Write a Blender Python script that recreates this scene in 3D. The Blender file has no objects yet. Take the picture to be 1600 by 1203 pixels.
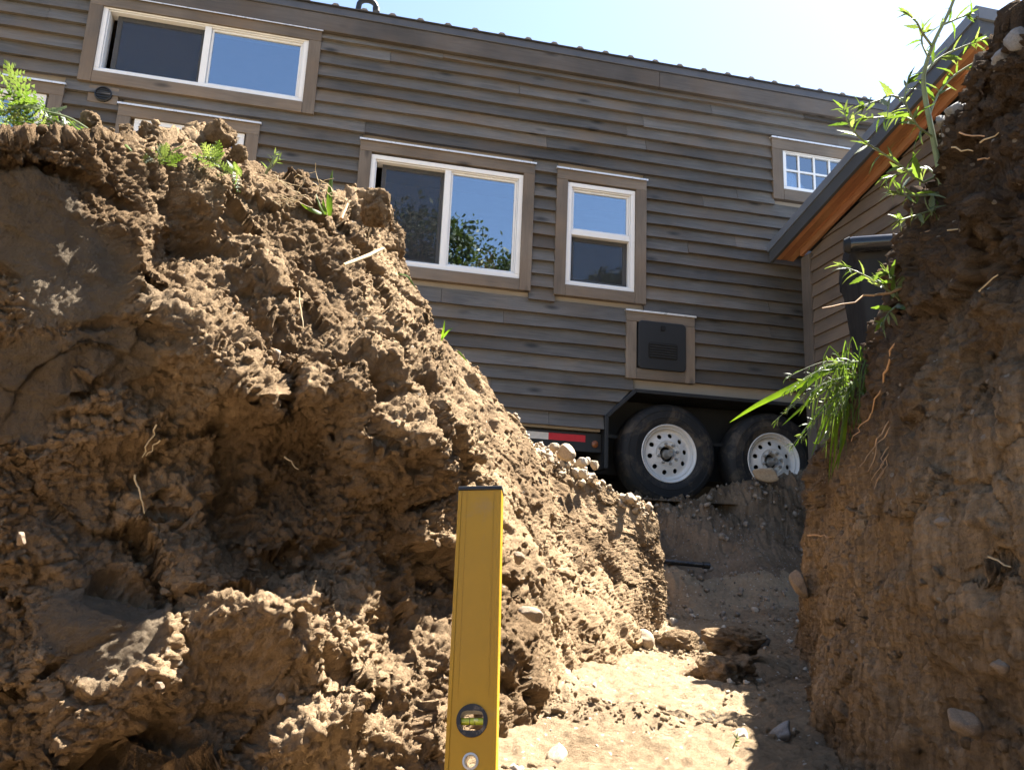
import bpy, bmesh, math, random
import numpy as np
from mathutils import Vector, Matrix

R = math.radians
sc = bpy.context.scene
COL = sc.collection

# ------------------------------------------------------------------ camera, sky, sun, exposure
PITCH, ROLL, FPX = R(12.5), R(2.47), 1260.0
cam_d = bpy.data.cameras.new('camera')
cam = bpy.data.objects.new('camera', cam_d)
COL.objects.link(cam)
sc.camera = cam
cam_d.sensor_width = 36.0
cam_d.lens = FPX / 1600.0 * 36.0
cam_d.clip_start = 0.02
cam_d.clip_end = 2000
_rt = Vector((1, 0, 0)); _up = Vector((0, -math.sin(PITCH), math.cos(PITCH))); _fw = Vector((0, math.cos(PITCH), math.sin(PITCH)))
cr = _rt * math.cos(ROLL) + _up * math.sin(ROLL)
cu = -_rt * math.sin(ROLL) + _up * math.cos(ROLL)
cam.matrix_world = Matrix(((cr.x, cu.x, -_fw.x, 0), (cr.y, cu.y, -_fw.y, 0), (cr.z, cu.z, -_fw.z, 0), (0, 0, 0, 1)))

SUN_EL, SUN_AZ = R(60), R(53)          # azimuth clockwise from +Y (view direction) towards +X
world = bpy.data.worlds.new('World'); sc.world = world; world.use_nodes = True
wn = world.node_tree.nodes; wl = world.node_tree.links
sky = wn.new('ShaderNodeTexSky'); sky.sky_type = 'NISHITA'; sky.sun_disc = False
sky.sun_elevation = SUN_EL; sky.sun_rotation = SUN_AZ
sky.air_density = 1.0; sky.dust_density = 0.9; sky.ozone_density = 1.0
wn['Background'].inputs['Strength'].default_value = 0.05
wl.new(sky.outputs[0], wn['Background'].inputs['Color'])
sd = bpy.data.lights.new('sun', 'SUN'); sd.energy = 5.0; sd.angle = R(0.53); sd.color = (1.0, 0.95, 0.86)
sun = bpy.data.objects.new('sun', sd); COL.objects.link(sun)
sdir = Vector((math.cos(SUN_EL) * math.sin(SUN_AZ), math.cos(SUN_EL) * math.cos(SUN_AZ), math.sin(SUN_EL)))
sun.rotation_euler = sdir.to_track_quat('Z', 'Y').to_euler()
sun.location = sdir * 30
vs = sc.view_settings
vs.view_transform = 'Standard'; vs.look = 'None'; vs.exposure = 2.78; vs.gamma = 1.0; vs.use_curve_mapping = False
sc.cycles.max_bounces = 8; sc.cycles.diffuse_bounces = 1; sc.cycles.transparent_max_bounces = 16

# ------------------------------------------------------------------ materials
def nt(m): return m.node_tree.nodes, m.node_tree.links
def newmat(name):
    m = bpy.data.materials.new(name); m.use_nodes = True
    return m, m.node_tree.nodes, m.node_tree.links, m.node_tree.nodes['Principled BSDF']
def ramp(n, stops):
    r = n.new('ShaderNodeValToRGB'); e = r.color_ramp.elements
    while len(e) < len(stops): e.new(0.5)
    for k, (p, c) in enumerate(stops):
        e[k].position = p; e[k].color = (c[0], c[1], c[2], 1) if isinstance(c, tuple) else (c, c, c, 1)
    return r
def mixc(n, l, fac, a, b, mode='MIX'):
    x = n.new('ShaderNodeMix'); x.data_type = 'RGBA'; x.blend_type = mode
    for sock, v in ((x.inputs['Factor'], fac), (x.inputs[6], a), (x.inputs[7], b)):
        if hasattr(v, 'links'): l.new(v, sock)
        elif isinstance(v, (int, float)): sock.default_value = v
        else: sock.default_value = (*v, 1)
    return x.outputs[2]
def noise(n, l, vec, scale, detail=4, rough=0.55, dist=0.0):
    t = n.new('ShaderNodeTexNoise'); t.inputs['Scale'].default_value = scale; t.inputs['Detail'].default_value = detail
    t.inputs['Roughness'].default_value = rough; t.inputs['Distortion'].default_value = dist
    if vec is not None: l.new(vec, t.inputs['Vector'])
    return t.outputs['Fac']
def bump(n, l, h, strength, dist, normal=None):
    b = n.new('ShaderNodeBump'); b.inputs['Strength'].default_value = strength; b.inputs['Distance'].default_value = dist
    l.new(h, b.inputs['Height'])
    if normal is not None: l.new(normal, b.inputs['Normal'])
    return b.outputs['Normal']

def soil_mat(name, ca, cb, fleck=(.40, .34, .27), fleck_amt=.12, top=None, streak=False, pale=None):
    m, n, l, p = newmat(name)
    tc = n.new('ShaderNodeTexCoord').outputs['Object']
    f1 = noise(n, l, tc, 2.6, 5, .6, .3)
    r1 = ramp(n, [(.32, cb), (.66, ca)]); l.new(f1, r1.inputs[0]); col = r1.outputs[0]
    f2 = noise(n, l, tc, 45, 5, .7)
    r2 = ramp(n, [(.25, .72), (.75, 1.25)]); l.new(f2, r2.inputs[0])
    col = mixc(n, l, 1.0, col, r2.outputs[0], 'MULTIPLY')
    if pale:
        fp = noise(n, l, tc, 5.5, 4, .6, .6)
        rp = ramp(n, [(.52, 0.0), (.70, 1.0)]); l.new(fp, rp.inputs[0])
        col = mixc(n, l, rp.outputs[0], col, pale)
    if streak:
        mp = n.new('ShaderNodeMapping'); mp.inputs['Scale'].default_value = (60, 60, 3.5); mp.inputs['Rotation'].default_value = (R(6), R(-9), 0)
        l.new(tc, mp.inputs['Vector'])
        fs = noise(n, l, mp.outputs[0], 1.0, 4, .6)
        rs = ramp(n, [(.3, .55), (.7, 1.4)]); l.new(fs, rs.inputs[0])
        col = mixc(n, l, .9, col, rs.outputs[0], 'MULTIPLY')
    if top:      # darker humus-rich topsoil layer with an uneven lower boundary
        zc, z0, z1 = top
        sx = n.new('ShaderNodeSeparateXYZ'); l.new(tc, sx.inputs[0])
        ad = n.new('ShaderNodeMath'); ad.operation = 'MULTIPLY_ADD'; ad.inputs[1].default_value = .55
        fz = noise(n, l, tc, 3.2, 4, .6); l.new(fz, ad.inputs[0]); l.new(sx.outputs[2], ad.inputs[2])
        mr = n.new('ShaderNodeMapRange'); mr.inputs['From Min'].default_value = z0 + .27; mr.inputs['From Max'].default_value = z1 + .27
        l.new(ad.outputs[0], mr.inputs['Value'])
        col = mixc(n, l, mr.outputs[0], col, zc)
    vo = n.new('ShaderNodeTexVoronoi'); vo.inputs['Scale'].default_value = 55; l.new(tc, vo.inputs['Vector'])
    rv = ramp(n, [(.0, 1.0), (.20, .9), (.27, 0.0)]); l.new(vo.outputs['Distance'], rv.inputs[0])
    sp = n.new('ShaderNodeSeparateColor'); l.new(vo.outputs['Color'], sp.inputs[0])
    lt = n.new('ShaderNodeMath'); lt.operation = 'LESS_THAN'; lt.inputs[1].default_value = fleck_amt; l.new(sp.outputs[0], lt.inputs[0])
    ml = n.new('ShaderNodeMath'); ml.operation = 'MULTIPLY'; l.new(lt.outputs[0], ml.inputs[0]); l.new(rv.outputs[0], ml.inputs[1])
    col = mixc(n, l, ml.outputs[0], col, fleck)
    at = n.new('ShaderNodeAttribute'); at.attribute_name = 'zone'
    fzn = noise(n, l, tc, 9, 4, .6)
    rz = ramp(n, [(.2, (.13, .105, .078)), (.8, (.24, .19, .135))]); l.new(fzn, rz.inputs[0])
    col = mixc(n, l, at.outputs['Fac'], col, rz.outputs[0])
    l.new(col, p.inputs['Base Color'])
    p.inputs['Roughness'].default_value = 1.0
    p.inputs['Specular IOR Level'].default_value = .04
    h1 = noise(n, l, tc, 110, 7, .8); h2 = noise(n, l, tc, 420, 3, .6)
    nb = bump(n, l, h1, 1.0, .02); nb = bump(n, l, h2, .6, .005, nb)
    l.new(nb, p.inputs['Normal'])
    return m

def wood_mat(name, ca, cb, rot=0.0, axis='u', warm=None, knot=True, spread=.5):
    """weathered boards: grain along the board, per-board tone, knots"""
    m, n, l, p = newmat(name)
    tc = n.new('ShaderNodeTexCoord').outputs['Object']
    oi = n.new('ShaderNodeObjectInfo')
    mp = n.new('ShaderNodeMapping'); mp.inputs['Rotation'].default_value = (0, 0, -rot)
    l.new(tc, mp.inputs['Vector'])
    ofs = n.new('ShaderNodeVectorMath'); ofs.operation = 'MULTIPLY_ADD'
    cmb = n.new('ShaderNodeCombineXYZ')
    for k in range(3): l.new(oi.outputs['Random'], cmb.inputs[k])
    l.new(cmb.outputs[0], ofs.inputs[0]); ofs.inputs[1].default_value = (37, 11, 23); l.new(mp.outputs[0], ofs.inputs[2])
    st = n.new('ShaderNodeVectorMath'); st.operation = 'MULTIPLY'
    st.inputs[1].default_value = {'u': (1.0, 12, 12), 'z': (12, 12, 1.0), 'v': (12, 1, 12)}[axis]
    l.new(ofs.outputs[0], st.inputs[0]); v = st.outputs[0]
    g = noise(n, l, v, 3.2, 6, .68, .8)
    r1 = ramp(n, [(.25, cb), (.75, ca)]); l.new(g, r1.inputs[0]); col = r1.outputs[0]
    blo = noise(n, l, ofs.outputs[0], 1.7, 3, .5)
    rb = ramp(n, [(.28, .55), (.72, 1.32)]); l.new(blo, rb.inputs[0])
    col = mixc(n, l, .8, col, rb.outputs[0], 'MULTIPLY')
    if warm:
        wf = noise(n, l, ofs.outputs[0], 2.6, 3, .5)
        rw = ramp(n, [(.45, 0.0), (.72, .75)]); l.new(wf, rw.inputs[0])
        col = mixc(n, l, rw.outputs[0], col, warm)
    rr = ramp(n, [(0, 1 - spread * .55), (1, 1 + spread * .45)]); l.new(oi.outputs['Random'], rr.inputs[0])
    col = mixc(n, l, 1.0, col, rr.outputs[0], 'MULTIPLY')
    if knot:
        ks = n.new('ShaderNodeVectorMath'); ks.operation = 'MULTIPLY'
        ks.inputs[1].default_value = {'u': (2.2, 6, 6), 'z': (6, 6, 2.2), 'v': (6, 2.2, 6)}[axis]
        l.new(ofs.outputs[0], ks.inputs[0])
        vo = n.new('ShaderNodeTexVoronoi'); vo.inputs['Scale'].default_value = 1.0; l.new(ks.outputs[0], vo.inputs['Vector'])
        rk = ramp(n, [(.05, 1.0), (.17, 0.0)]); l.new(vo.outputs['Distance'], rk.inputs[0])
        col = mixc(n, l, rk.outputs[0], col, tuple(x * .42 for x in cb))
    l.new(col, p.inputs['Base Color'])
    p.inputs['Roughness'].default_value = .72
    nb = bump(n, l, g, .35, .006); l.new(nb, p.inputs['Normal'])
    return m

def plain(name, c, rough=.5, metal=0.0, var=.12, scale=12, dirt=None, spec=.5, bmp=0.0):
    m, n, l, p = newmat(name)
    tc = n.new('ShaderNodeTexCoord').outputs['Object']
    f = noise(n, l, tc, scale, 5, .6)
    r1 = ramp(n, [(.3, tuple(x * (1 - var) for x in c)), (.7, tuple(min(1, x * (1 + var)) for x in c))]); l.new(f, r1.inputs[0])
    col = r1.outputs[0]
    if dirt:
        fd = noise(n, l, tc, dirt[1], 6, .7, .5)
        rd = ramp(n, [(dirt[2], 0.0), (dirt[2] + .14, dirt[3])]); l.new(fd, rd.inputs[0])
        col = mixc(n, l, rd.outputs[0], col, dirt[0])
    l.new(col, p.inputs['Base Color'])
    rr = ramp(n, [(.3, max(0, rough - .08)), (.7, min(1, rough + .1))]); l.new(f, rr.inputs[0]); l.new(rr.outputs[0], p.inputs['Roughness'])
    p.inputs['Metallic'].default_value = metal; p.inputs['Specular IOR Level'].default_value = spec
    if bmp:
        l.new(bump(n, l, noise(n, l, tc, scale * 8, 3), bmp, .003), p.inputs['Normal'])
    return m

def leaf_mat(name, ca, cb, trans=.45):
    m, n, l, p = newmat(name)
    oi = n.new('ShaderNodeObjectInfo'); tc = n.new('ShaderNodeTexCoord').outputs['Object']
    f = noise(n, l, tc, 22, 3)
    ad = n.new('ShaderNodeMath'); ad.operation = 'ADD'; l.new(f, ad.inputs[0])
    sb = n.new('ShaderNodeMath'); sb.operation = 'MULTIPLY_ADD'; sb.inputs[1].default_value = .5; sb.inputs[2].default_value = -.25
    l.new(oi.outputs['Random'], sb.inputs[0]); l.new(sb.outputs[0], ad.inputs[1])
    r1 = ramp(n, [(.25, cb), (.75, ca)]); l.new(ad.outputs[0], r1.inputs[0])
    l.new(r1.outputs[0], p.inputs['Base Color']); p.inputs['Roughness'].default_value = .5; p.inputs['Specular IOR Level'].default_value = .35
    tr = n.new('ShaderNodeBsdfTranslucent'); l.new(mixc(n, l, 1.0, r1.outputs[0], (1.9, 1.9, .7), 'MULTIPLY'), tr.inputs['Color'])
    mx = n.new('ShaderNodeMixShader'); mx.inputs[0].default_value = trans
    l.new(p.outputs[0], mx.inputs[1]); l.new(tr.outputs[0], mx.inputs[2])
    l.new(mx.outputs[0], n['Material Output'].inputs['Surface'])
    return m

def glass_mat(name, refl=.3, tint=(.75, .8, .82)):
    m, n, l, p = newmat(name); n.remove(p)
    t = n.new('ShaderNodeBsdfTransparent'); t.inputs['Color'].default_value = (*tint, 1)
    g = n.new('ShaderNodeBsdfGlossy'); g.inputs['Roughness'].default_value = .01; g.inputs['Color'].default_value = (.78, .86, .95, 1)
    tc = n.new('ShaderNodeTexCoord').outputs['Object']
    l.new(bump(n, l, noise(n, l, tc, 1.6, 2), .04, .01), g.inputs['Normal'])
    lw = n.new('ShaderNodeLayerWeight'); lw.inputs['Blend'].default_value = .35
    mr = n.new('ShaderNodeMapRange'); mr.inputs['To Min'].default_value = refl; mr.inputs['To Max'].default_value = 1.0
    l.new(lw.outputs['Fresnel'], mr.inputs['Value'])
    mx = n.new('ShaderNodeMixShader'); l.new(mr.outputs[0], mx.inputs[0]); l.new(t.outputs[0], mx.inputs[1]); l.new(g.outputs[0], mx.inputs[2])
    l.new(mx.outputs[0], n['Material Output'].inputs['Surface'])
    return m
def screen_mat(name):
    m, n, l, p = newmat(name)
    p.inputs['Base Color'].default_value = (.035, .035, .038, 1); p.inputs['Roughness'].default_value = .8
    t = n.new('ShaderNodeBsdfTransparent'); mx = n.new('ShaderNodeMixShader'); mx.inputs[0].default_value = .42
    l.new(t.outputs[0], mx.inputs[1]); l.new(p.outputs[0], mx.inputs[2]); l.new(mx.outputs[0], n['Material Output'].inputs['Surface'])
    return m

YAW = R(11.7)
M = {}
M['soil'] = soil_mat('soil', (.48, .34, .208), (.205, .137, .080), fleck_amt=.07)
M['soil_floor'] = soil_mat('soil_floor', (.43, .32, .205), (.27, .19, .118), fleck=(.56, .51, .43), fleck_amt=.2)
M['soil_scraped'] = soil_mat('soil_scraped', (.42, .30, .185), (.25, .17, .10), fleck_amt=.10, top=((.125, .09, .064), .15, .55), streak=True)
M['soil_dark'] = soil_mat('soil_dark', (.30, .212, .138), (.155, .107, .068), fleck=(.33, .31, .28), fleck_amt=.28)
M['ground'] = soil_mat('ground', (.26, .20, .13), (.18, .14, .08), fleck_amt=.2)
M['siding'] = wood_mat('siding', (.156, .145, .132), (.068, .064, .058), YAW, 'u', warm=(.145, .112, .082), spread=.7)
M['trim'] = wood_mat('trim', (.215, .175, .135), (.125, .102, .081), YAW, 'u', warm=(.195, .138, .09), spread=.3)
M['trim_v'] = wood_mat('trim_v', (.215, .175, .135), (.125, .102, .081), YAW, 'z', warm=(.195, .138, .09), spread=.3)
M['fascia'] = wood_mat('fascia', (.12, .108, .10), (.07, .064, .061), YAW, 'u', warm=(.11, .083, .06), spread=.4)
M['shed_siding'] = wood_mat('shed_siding', (.165, .125, .092), (.095, .074, .058), YAW, 'v', warm=(.165, .115, .075), spread=.3)
M['shed_corner'] = wood_mat('shed_corner', (.15, .122, .10), (.09, .075, .063), YAW, 'z', spread=.2)
M['cedar'] = wood_mat('cedar', (.42, .215, .10), (.25, .115, .052), YAW, 'v', warm=(.33, .12, .06), spread=.6)
M['shed_metal'] = plain('shed_metal', (.055, .060, .068), .5, .0, .12, 6)
M['shed_flash'] = plain('shed_flash', (.13, .15, .185), .42, .0, .1, 5)
M['metal_roof'] = plain('metal_roof', (.075, .08, .095), .45, .0, .15, 7)
M['rib_rust'] = plain('rib_rust', (.20, .17, .14), .6, .0, .2, 30)
M['vinyl'] = plain('vinyl', (.82, .83, .83), .35, 0, .03, 4, dirt=((.45, .38, .3), 7, .62, .35))
M['vinyl_grey'] = plain('vinyl_grey', (.42, .43, .44), .4, 0, .05, 4)
M['drip'] = plain('drip', (.72, .73, .74), .3, .35, .08, 20)
M['glass'] = glass_mat('glass', .30)
M['screen'] = screen_mat('screen')
M['interior'] = plain('interior', (.30, .27, .23), .9, 0, .1, 2)
M['room_board'] = plain('room_board', (.34, .24, .15), .8, 0, .2, 4)
M['black_steel'] = plain('black_steel', (.012, .013, .015), .55, 0, .3, 10, dirt=((.10, .08, .06), 5, .60, .35))
M['black_plastic'] = plain('black_plastic', (.010, .011, .013), .55, 0, .2, 12, dirt=((.09, .08, .07), 8, .64, .2))
M['bin_plastic'] = plain('bin_plastic', (.009, .010, .012), .55, 0, .2, 9, dirt=((.05, .045, .04), 8, .66, .25), spec=.22)
M['bin_gloss'] = plain('bin_gloss', (.014, .015, .018), .16, 0, .2, 9)
M['dark_hole'] = plain('dark_hole', (.008, .008, .008), .9, 0, .1, 5)
M['rubber'] = plain('rubber', (.016, .017, .019), .72, 0, .25, 9, dirt=((.13, .10, .07), 5.5, .50, .55), spec=.35)
M['rim_white'] = plain('rim_white', (.70, .68, .65), .42, 0, .06, 9, dirt=((.30, .24, .18), 14, .56, .5))
M['hub_grey'] = plain('hub_grey', (.34, .33, .31), .5, .4, .2, 20)
M['red_tape'] = plain('red_tape', (.55, .018, .03), .4, 0, .08, 40)
M['white_tape'] = plain('white_tape', (.66, .62, .57), .4, 0, .08, 40)
M['amber'] = plain('amber', (.22, .07, .02), .35, 0, .2, 30)
M['level_yellow'] = plain('level_yellow', (.44, .245, .010), .42, 0, .035, 8, dirt=((.30, .20, .09), 11, .60, .6), spec=.4)
m_, n_, l_ = M['level_yellow'], *nt(M['level_yellow'])
tc_ = n_.new('ShaderNodeTexCoord').outputs['Object']; pb_ = n_['Principled BSDF']; src_ = pb_.inputs['Base Color'].links[0].from_socket
fs_ = noise(n_, l_, tc_, 70, 4, .7, .4); rs_ = ramp(n_, [(.70, 0.0), (.74, .9)]); l_.new(fs_, rs_.inputs[0])
l_.new(mixc(n_, l_, rs_.outputs[0], src_, (.10, .06, .025)), pb_.inputs['Base Color'])
M['cap_black'] = plain('cap_black', (.018, .018, .019), .5, 0, .2, 30, dirt=((.35, .28, .2), 40, .56, .6))
M['alu'] = plain('alu', (.62, .58, .52), .35, .7, .1, 60)
M['vial'] = plain('vial', (.52, .60, .04), .12, 0, .05, 20, spec=.7)
M['vial_mark'] = plain('vial_mark', (.02, .02, .02), .5)
M['bubble'] = plain('bubble', (.80, .86, .35), .1, 0, .02, 20)
M['pipe'] = plain('pipe', (.014, .014, .015), .35, 0, .2, 20, dirt=((.22, .17, .12), 25, .55, .5))
M['stone_tan'] = plain('stone_tan', (.36, .28, .19), .85, 0, .25, 9, dirt=((.28, .2, .13), 5, .5, .7), bmp=.5)
M['stone_grey'] = plain('stone_grey', (.22, .21, .20), .85, 0, .25, 9, dirt=((.26, .2, .14), 5, .55, .6), bmp=.5)
M['stone_dirty'] = plain('stone_dirty', (.25, .185, .125), .9, 0, .25, 12, dirt=((.2, .14, .09), 9, .48, .7), bmp=.5)
M['stone_pale'] = plain('stone_pale', (.44, .38, .30), .8, 0, .15, 9, dirt=((.36, .28, .2), 6, .55, .6), bmp=.4)
M['gravel'] = plain('gravel', (.20, .16, .12), .9, 0, .35, 30, dirt=((.28, .21, .14), 8, .5, .5))
M['root'] = plain('root', (.44, .26, .13), .8, 0, .3, 40)
M['straw'] = plain('straw', (.50, .38, .21), .8, 0, .3, 30)
M['leaf'] = leaf_mat('leaf', (.09, .14, .035), (.042, .075, .02), .4)
M['leaf_pale'] = leaf_mat('leaf_pale', (.15, .185, .095), (.07, .10, .045), .36)
M['grass'] = leaf_mat('grass', (.115, .185, .022), (.05, .10, .014), .5)
M['stem'] = plain('stem', (.17, .20, .095), .6, 0, .25, 30)
M['tree_leaf'] = leaf_mat('tree_leaf', (.055, .078, .025), (.024, .036, .012), .2)
M['bark'] = plain('bark', (.16, .115, .08), .9, 0, .35, 8, bmp=.8)

# ------------------------------------------------------------------ object helpers
def link(name, me, mat=None, parent=None):
    o = bpy.data.objects.new(name, me); COL.objects.link(o)
    if mat is not None and me is not None and len(me.materials) == 0: me.materials.append(mat)
    if parent is not None:
        o.parent = parent; o.matrix_parent_inverse = PINV.get(parent.name, Matrix.Identity(4))
    PINV[o.name] = PINV.get(parent.name, Matrix.Identity(4)) if (parent is not None) else Matrix.Identity(4)
    if parent is not None: PINV[o.name] = Matrix.Identity(4)
    return o
PINV = {}
def thing(name, label, cat, loc, group=None):
    o = bpy.data.objects.new(name, None); COL.objects.link(o); o.location = loc; o.empty_display_size = .1
    PINV[o.name] = Matrix.Translation(Vector(loc)).inverted()
    o['label'] = label; o['category'] = cat
    if group: o['group'] = group
    return o
def tag(o, label, cat, group=None):
    o['label'] = label; o['category'] = cat
    if group: o['group'] = group
    return o
class MB:
    def __init__(s): s.v = []; s.f = []
    def add(s, vs, fs):
        b = len(s.v); s.v += [tuple(x) for x in vs]; s.f += [tuple(b + i for i in f) for f in fs]; return s
    def hexa(s, p):      # 8 points: bottom 4 (ccw), top 4
        return s.add(p, [(3, 2, 1, 0), (4, 5, 6, 7), (0, 1, 5, 4), (1, 2, 6, 5), (2, 3, 7, 6), (3, 0, 4, 7)])
    def box(s, T, a0, a1, b0, b1, c0, c1):
        return s.hexa([T(a0, b0, c0), T(a1, b0, c0), T(a1, b1, c0), T(a0, b1, c0), T(a0, b0, c1), T(a1, b0, c1), T(a1, b1, c1), T(a0, b1, c1)])
    def tube(s, pts, radii, k=8, caps=True):
        pts = [Vector(p) for p in pts]; n = len(pts)
        if isinstance(radii, (int, float)): radii = [radii] * n
        b = len(s.v); prev = None
        for i, p in enumerate(pts):
            d = (pts[min(i + 1, n - 1)] - pts[max(i - 1, 0)]).normalized()
            if prev is None:
                a = d.orthogonal().normalized()
            else:
                a = (prev - d * prev.dot(d)).normalized()
            prev = a; c = d.cross(a)
            for j in range(k):
                t = 2 * math.pi * j / k
                s.v.append(tuple(p + (a * math.cos(t) + c * math.sin(t)) * radii[i]))
        for i in range(n - 1):
            for j in range(k):
                j2 = (j + 1) % k
                s.f.append((b + i * k + j, b + i * k + j2, b + (i + 1) * k + j2, b + (i + 1) * k + j))
        if caps:
            s.f.append(tuple(b + j for j in reversed(range(k)))); s.f.append(tuple(b + (n - 1) * k + j for j in range(k)))
        return s
    def lathe(s, T, prof, k=48, a0=0, a1=2 * math.pi, close=True):
        """prof: (radius, axial). T(x, y, axial)"""
        b = len(s.v); n = len(prof)
        for j in range(k):
            t = a0 + (a1 - a0) * j / k
            for r, h in prof: s.v.append(tuple(T(r * math.cos(t), r * math.sin(t), h)))
        for j in range(k):
            j2 = (j + 1) % k
            for i in range(n - 1):
                s.f.append((b + j * n + i, b + j2 * n + i, b + j2 * n + i + 1, b + j * n + i + 1))
        return s
    def prism(s, T, poly, c0, c1):
        n = len(poly); b = len(s.v)
        s.v += [tuple(T(x, y, c0)) for x, y in poly] + [tuple(T(x, y, c1)) for x, y in poly]
        s.f.append(tuple(b + i for i in reversed(range(n)))); s.f.append(tuple(b + n + i for i in range(n)))
        for i in range(n):
            j = (i + 1) % n; s.f.append((b + i, b + j, b + n + j, b + n + i))
        return s
    def mesh(s, name, smooth=False, fix=True):
        me = bpy.data.meshes.new(name); me.from_pydata(s.v, [], s.f); me.update()
        if fix:
            bm = bmesh.new(); bm.from_mesh(me); bmesh.ops.recalc_face_normals(bm, faces=bm.faces); bm.to_mesh(me); bm.free()
        if smooth:
            me.polygons.foreach_set('use_smooth', [True] * len(me.polygons))
            try: me.set_sharp_from_angle(angle=R(38))
            except Exception: pass
        return me
    def build(s, name, mat, parent=None, smooth=False, bevel=0.0):
        o = link(name, s.mesh(name, smooth), mat, parent)
        if bevel:
            b = o.modifiers.new('bevel', 'BEVEL'); b.width = bevel; b.segments = 2; b.limit_method = 'ANGLE'; b.angle_limit = R(40)
        return o

#<TERRAIN>
# ------------------------------------------------------------------ numpy noise
_rs = np.random.RandomState(7)
_perm = _rs.permutation(256).astype(np.int64); _perm = np.concatenate([_perm, _perm, _perm])
_gr = _rs.normal(size=(256, 3)); _gr /= np.linalg.norm(_gr, axis=1)[:, None]; _gr = _gr.astype(np.float32)
_rnd = _rs.rand(256, 4).astype(np.float32)
def _hash(i, j, k): return _perm[_perm[_perm[i & 255] + (j & 255)] + (k & 255)]
def perlin(P):
    P = np.asarray(P, np.float32); I = np.floor(P).astype(np.int64); f = P - I
    u = f * f * f * (f * (f * 6 - 15) + 10); out = 0
    for dx in (0, 1):
        wx = u[:, 0] if dx else 1 - u[:, 0]
        for dy in (0, 1):
            wy = u[:, 1] if dy else 1 - u[:, 1]
            for dz in (0, 1):
                wz = u[:, 2] if dz else 1 - u[:, 2]
                g = _gr[_hash(I[:, 0] + dx, I[:, 1] + dy, I[:, 2] + dz)]
                out = out + wx * wy * wz * (g[:, 0] * (f[:, 0] - dx) + g[:, 1] * (f[:, 1] - dy) + g[:, 2] * (f[:, 2] - dz))
    return out * 1.6
def fbm(P, octv=4, lac=2.03, gain=.5):
    a, s, out = 1.0, 1.0, 0
    for k in range(octv):
        out = out + a * perlin(P * s + 17.3 * k); a *= gain; s *= lac
    return out
def worley(P):
    """nearest and second feature distance, the cell's random number and a random tilt across the cell"""
    P = np.asarray(P, np.float32); I = np.floor(P).astype(np.int64)
    best = np.full(len(P), 9., np.float32); sec = np.full(len(P), 9., np.float32); rid = np.zeros(len(P), np.float32); tilt = np.zeros(len(P), np.float32)
    for dx in (-1, 0, 1):
        for dy in (-1, 0, 1):
            for dz in (-1, 0, 1):
                c = I + np.array([dx, dy, dz]); h = _hash(c[:, 0], c[:, 1], c[:, 2]); q = _rnd[h]
                v = (P - c - q[:, :3]).astype(np.float32); d = (v ** 2).sum(1); m = d < best
                sec = np.where(m, best, np.minimum(sec, d))
                best[m] = d[m]; rid[m] = q[m, 3]; tilt[m] = (v[m] * _gr[(h[m] * 7 + 3) & 255]).sum(1)
    return np.sqrt(best), np.sqrt(sec), rid, tilt
def facets(P, k_off=.5, k_tilt=1.0, k_dome=.35, k_crack=.25):
    """broken-clod relief, roughly in -.5 .. .5 of a cell"""
    f1, f2, r, t = worley(P); e = f2 - f1
    return k_off * (r - .5) * sstep(0, .10, e) + k_tilt * t * .6 + k_dome * (.5 - f1) - k_crack * sstep(.10, 0, e)
def sstep(a, b, x):
    t = np.clip((x - a) / (b - a), 0, 1); return t * t * (3 - 2 * t)
def catmull(C, s):
    C = np.asarray(C, float); n = len(C); i = np.clip(np.floor(s).astype(int), 0, n - 2); f = (s - i)[:, None]
    p0 = C[np.clip(i - 1, 0, n - 1)]; p1 = C[i]; p2 = C[i + 1]; p3 = C[np.clip(i + 2, 0, n - 1)]
    return .5 * ((2 * p1) + (-p0 + p2) * f + (2 * p0 - 5 * p1 + 4 * p2 - p3) * f ** 2 + (-p0 + 3 * p1 - 3 * p2 + p3) * f ** 3)
def grid_normals(G):
    a = np.gradient(G, axis=0); b = np.gradient(G, axis=1); n = np.cross(b, a)
    return n / (np.linalg.norm(n, axis=2)[..., None] + 1e-12)

# ------------------------------------------------------------------ bank sections: foot (x,y,z), rim (x,y,z)
LEFT = [((-2.6, 1.1, -.46), (-1.9, 1.15, .62)), ((-1.75, 1.20, -.46), (-1.12, 1.215, .603)), ((-1.12, 1.28, -.46), (-.886, 1.25, .648)), ((-.80, 1.32, -.46), (-.768, 1.365, .735)),
        ((-.48, 1.34, -.45), (-.715, 1.77, .94)), ((-.22, 1.48, -.42), (-.535, 2.0, .955)), ((-.02, 1.74, -.38), (-.42, 2.45, 1.08)),
        ((.13, 2.2, -.35), (-.365, 2.85, .935)), ((.29, 2.75, -.31), (-.13, 3.18, .72)), ((.50, 3.35, -.27), (.155, 3.66, .515)),
        ((.68, 3.9, -.24), (.452, 3.9, .40)), ((.82, 4.3, -.23), (.738, 4.2, .24)), ((.62, 4.75, -.2), (.45, 4.5, .25)), ((-.1, 5.05, -.05), (-.1, 4.75, .42)), ((-1.2, 5.2, .3), (-1.2, 4.9, .5))]
LEFT_W = [.04, .05, .13, .13, .13, .12, .11, .10, .08, .06, .045, .02, .02, .015]
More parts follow.
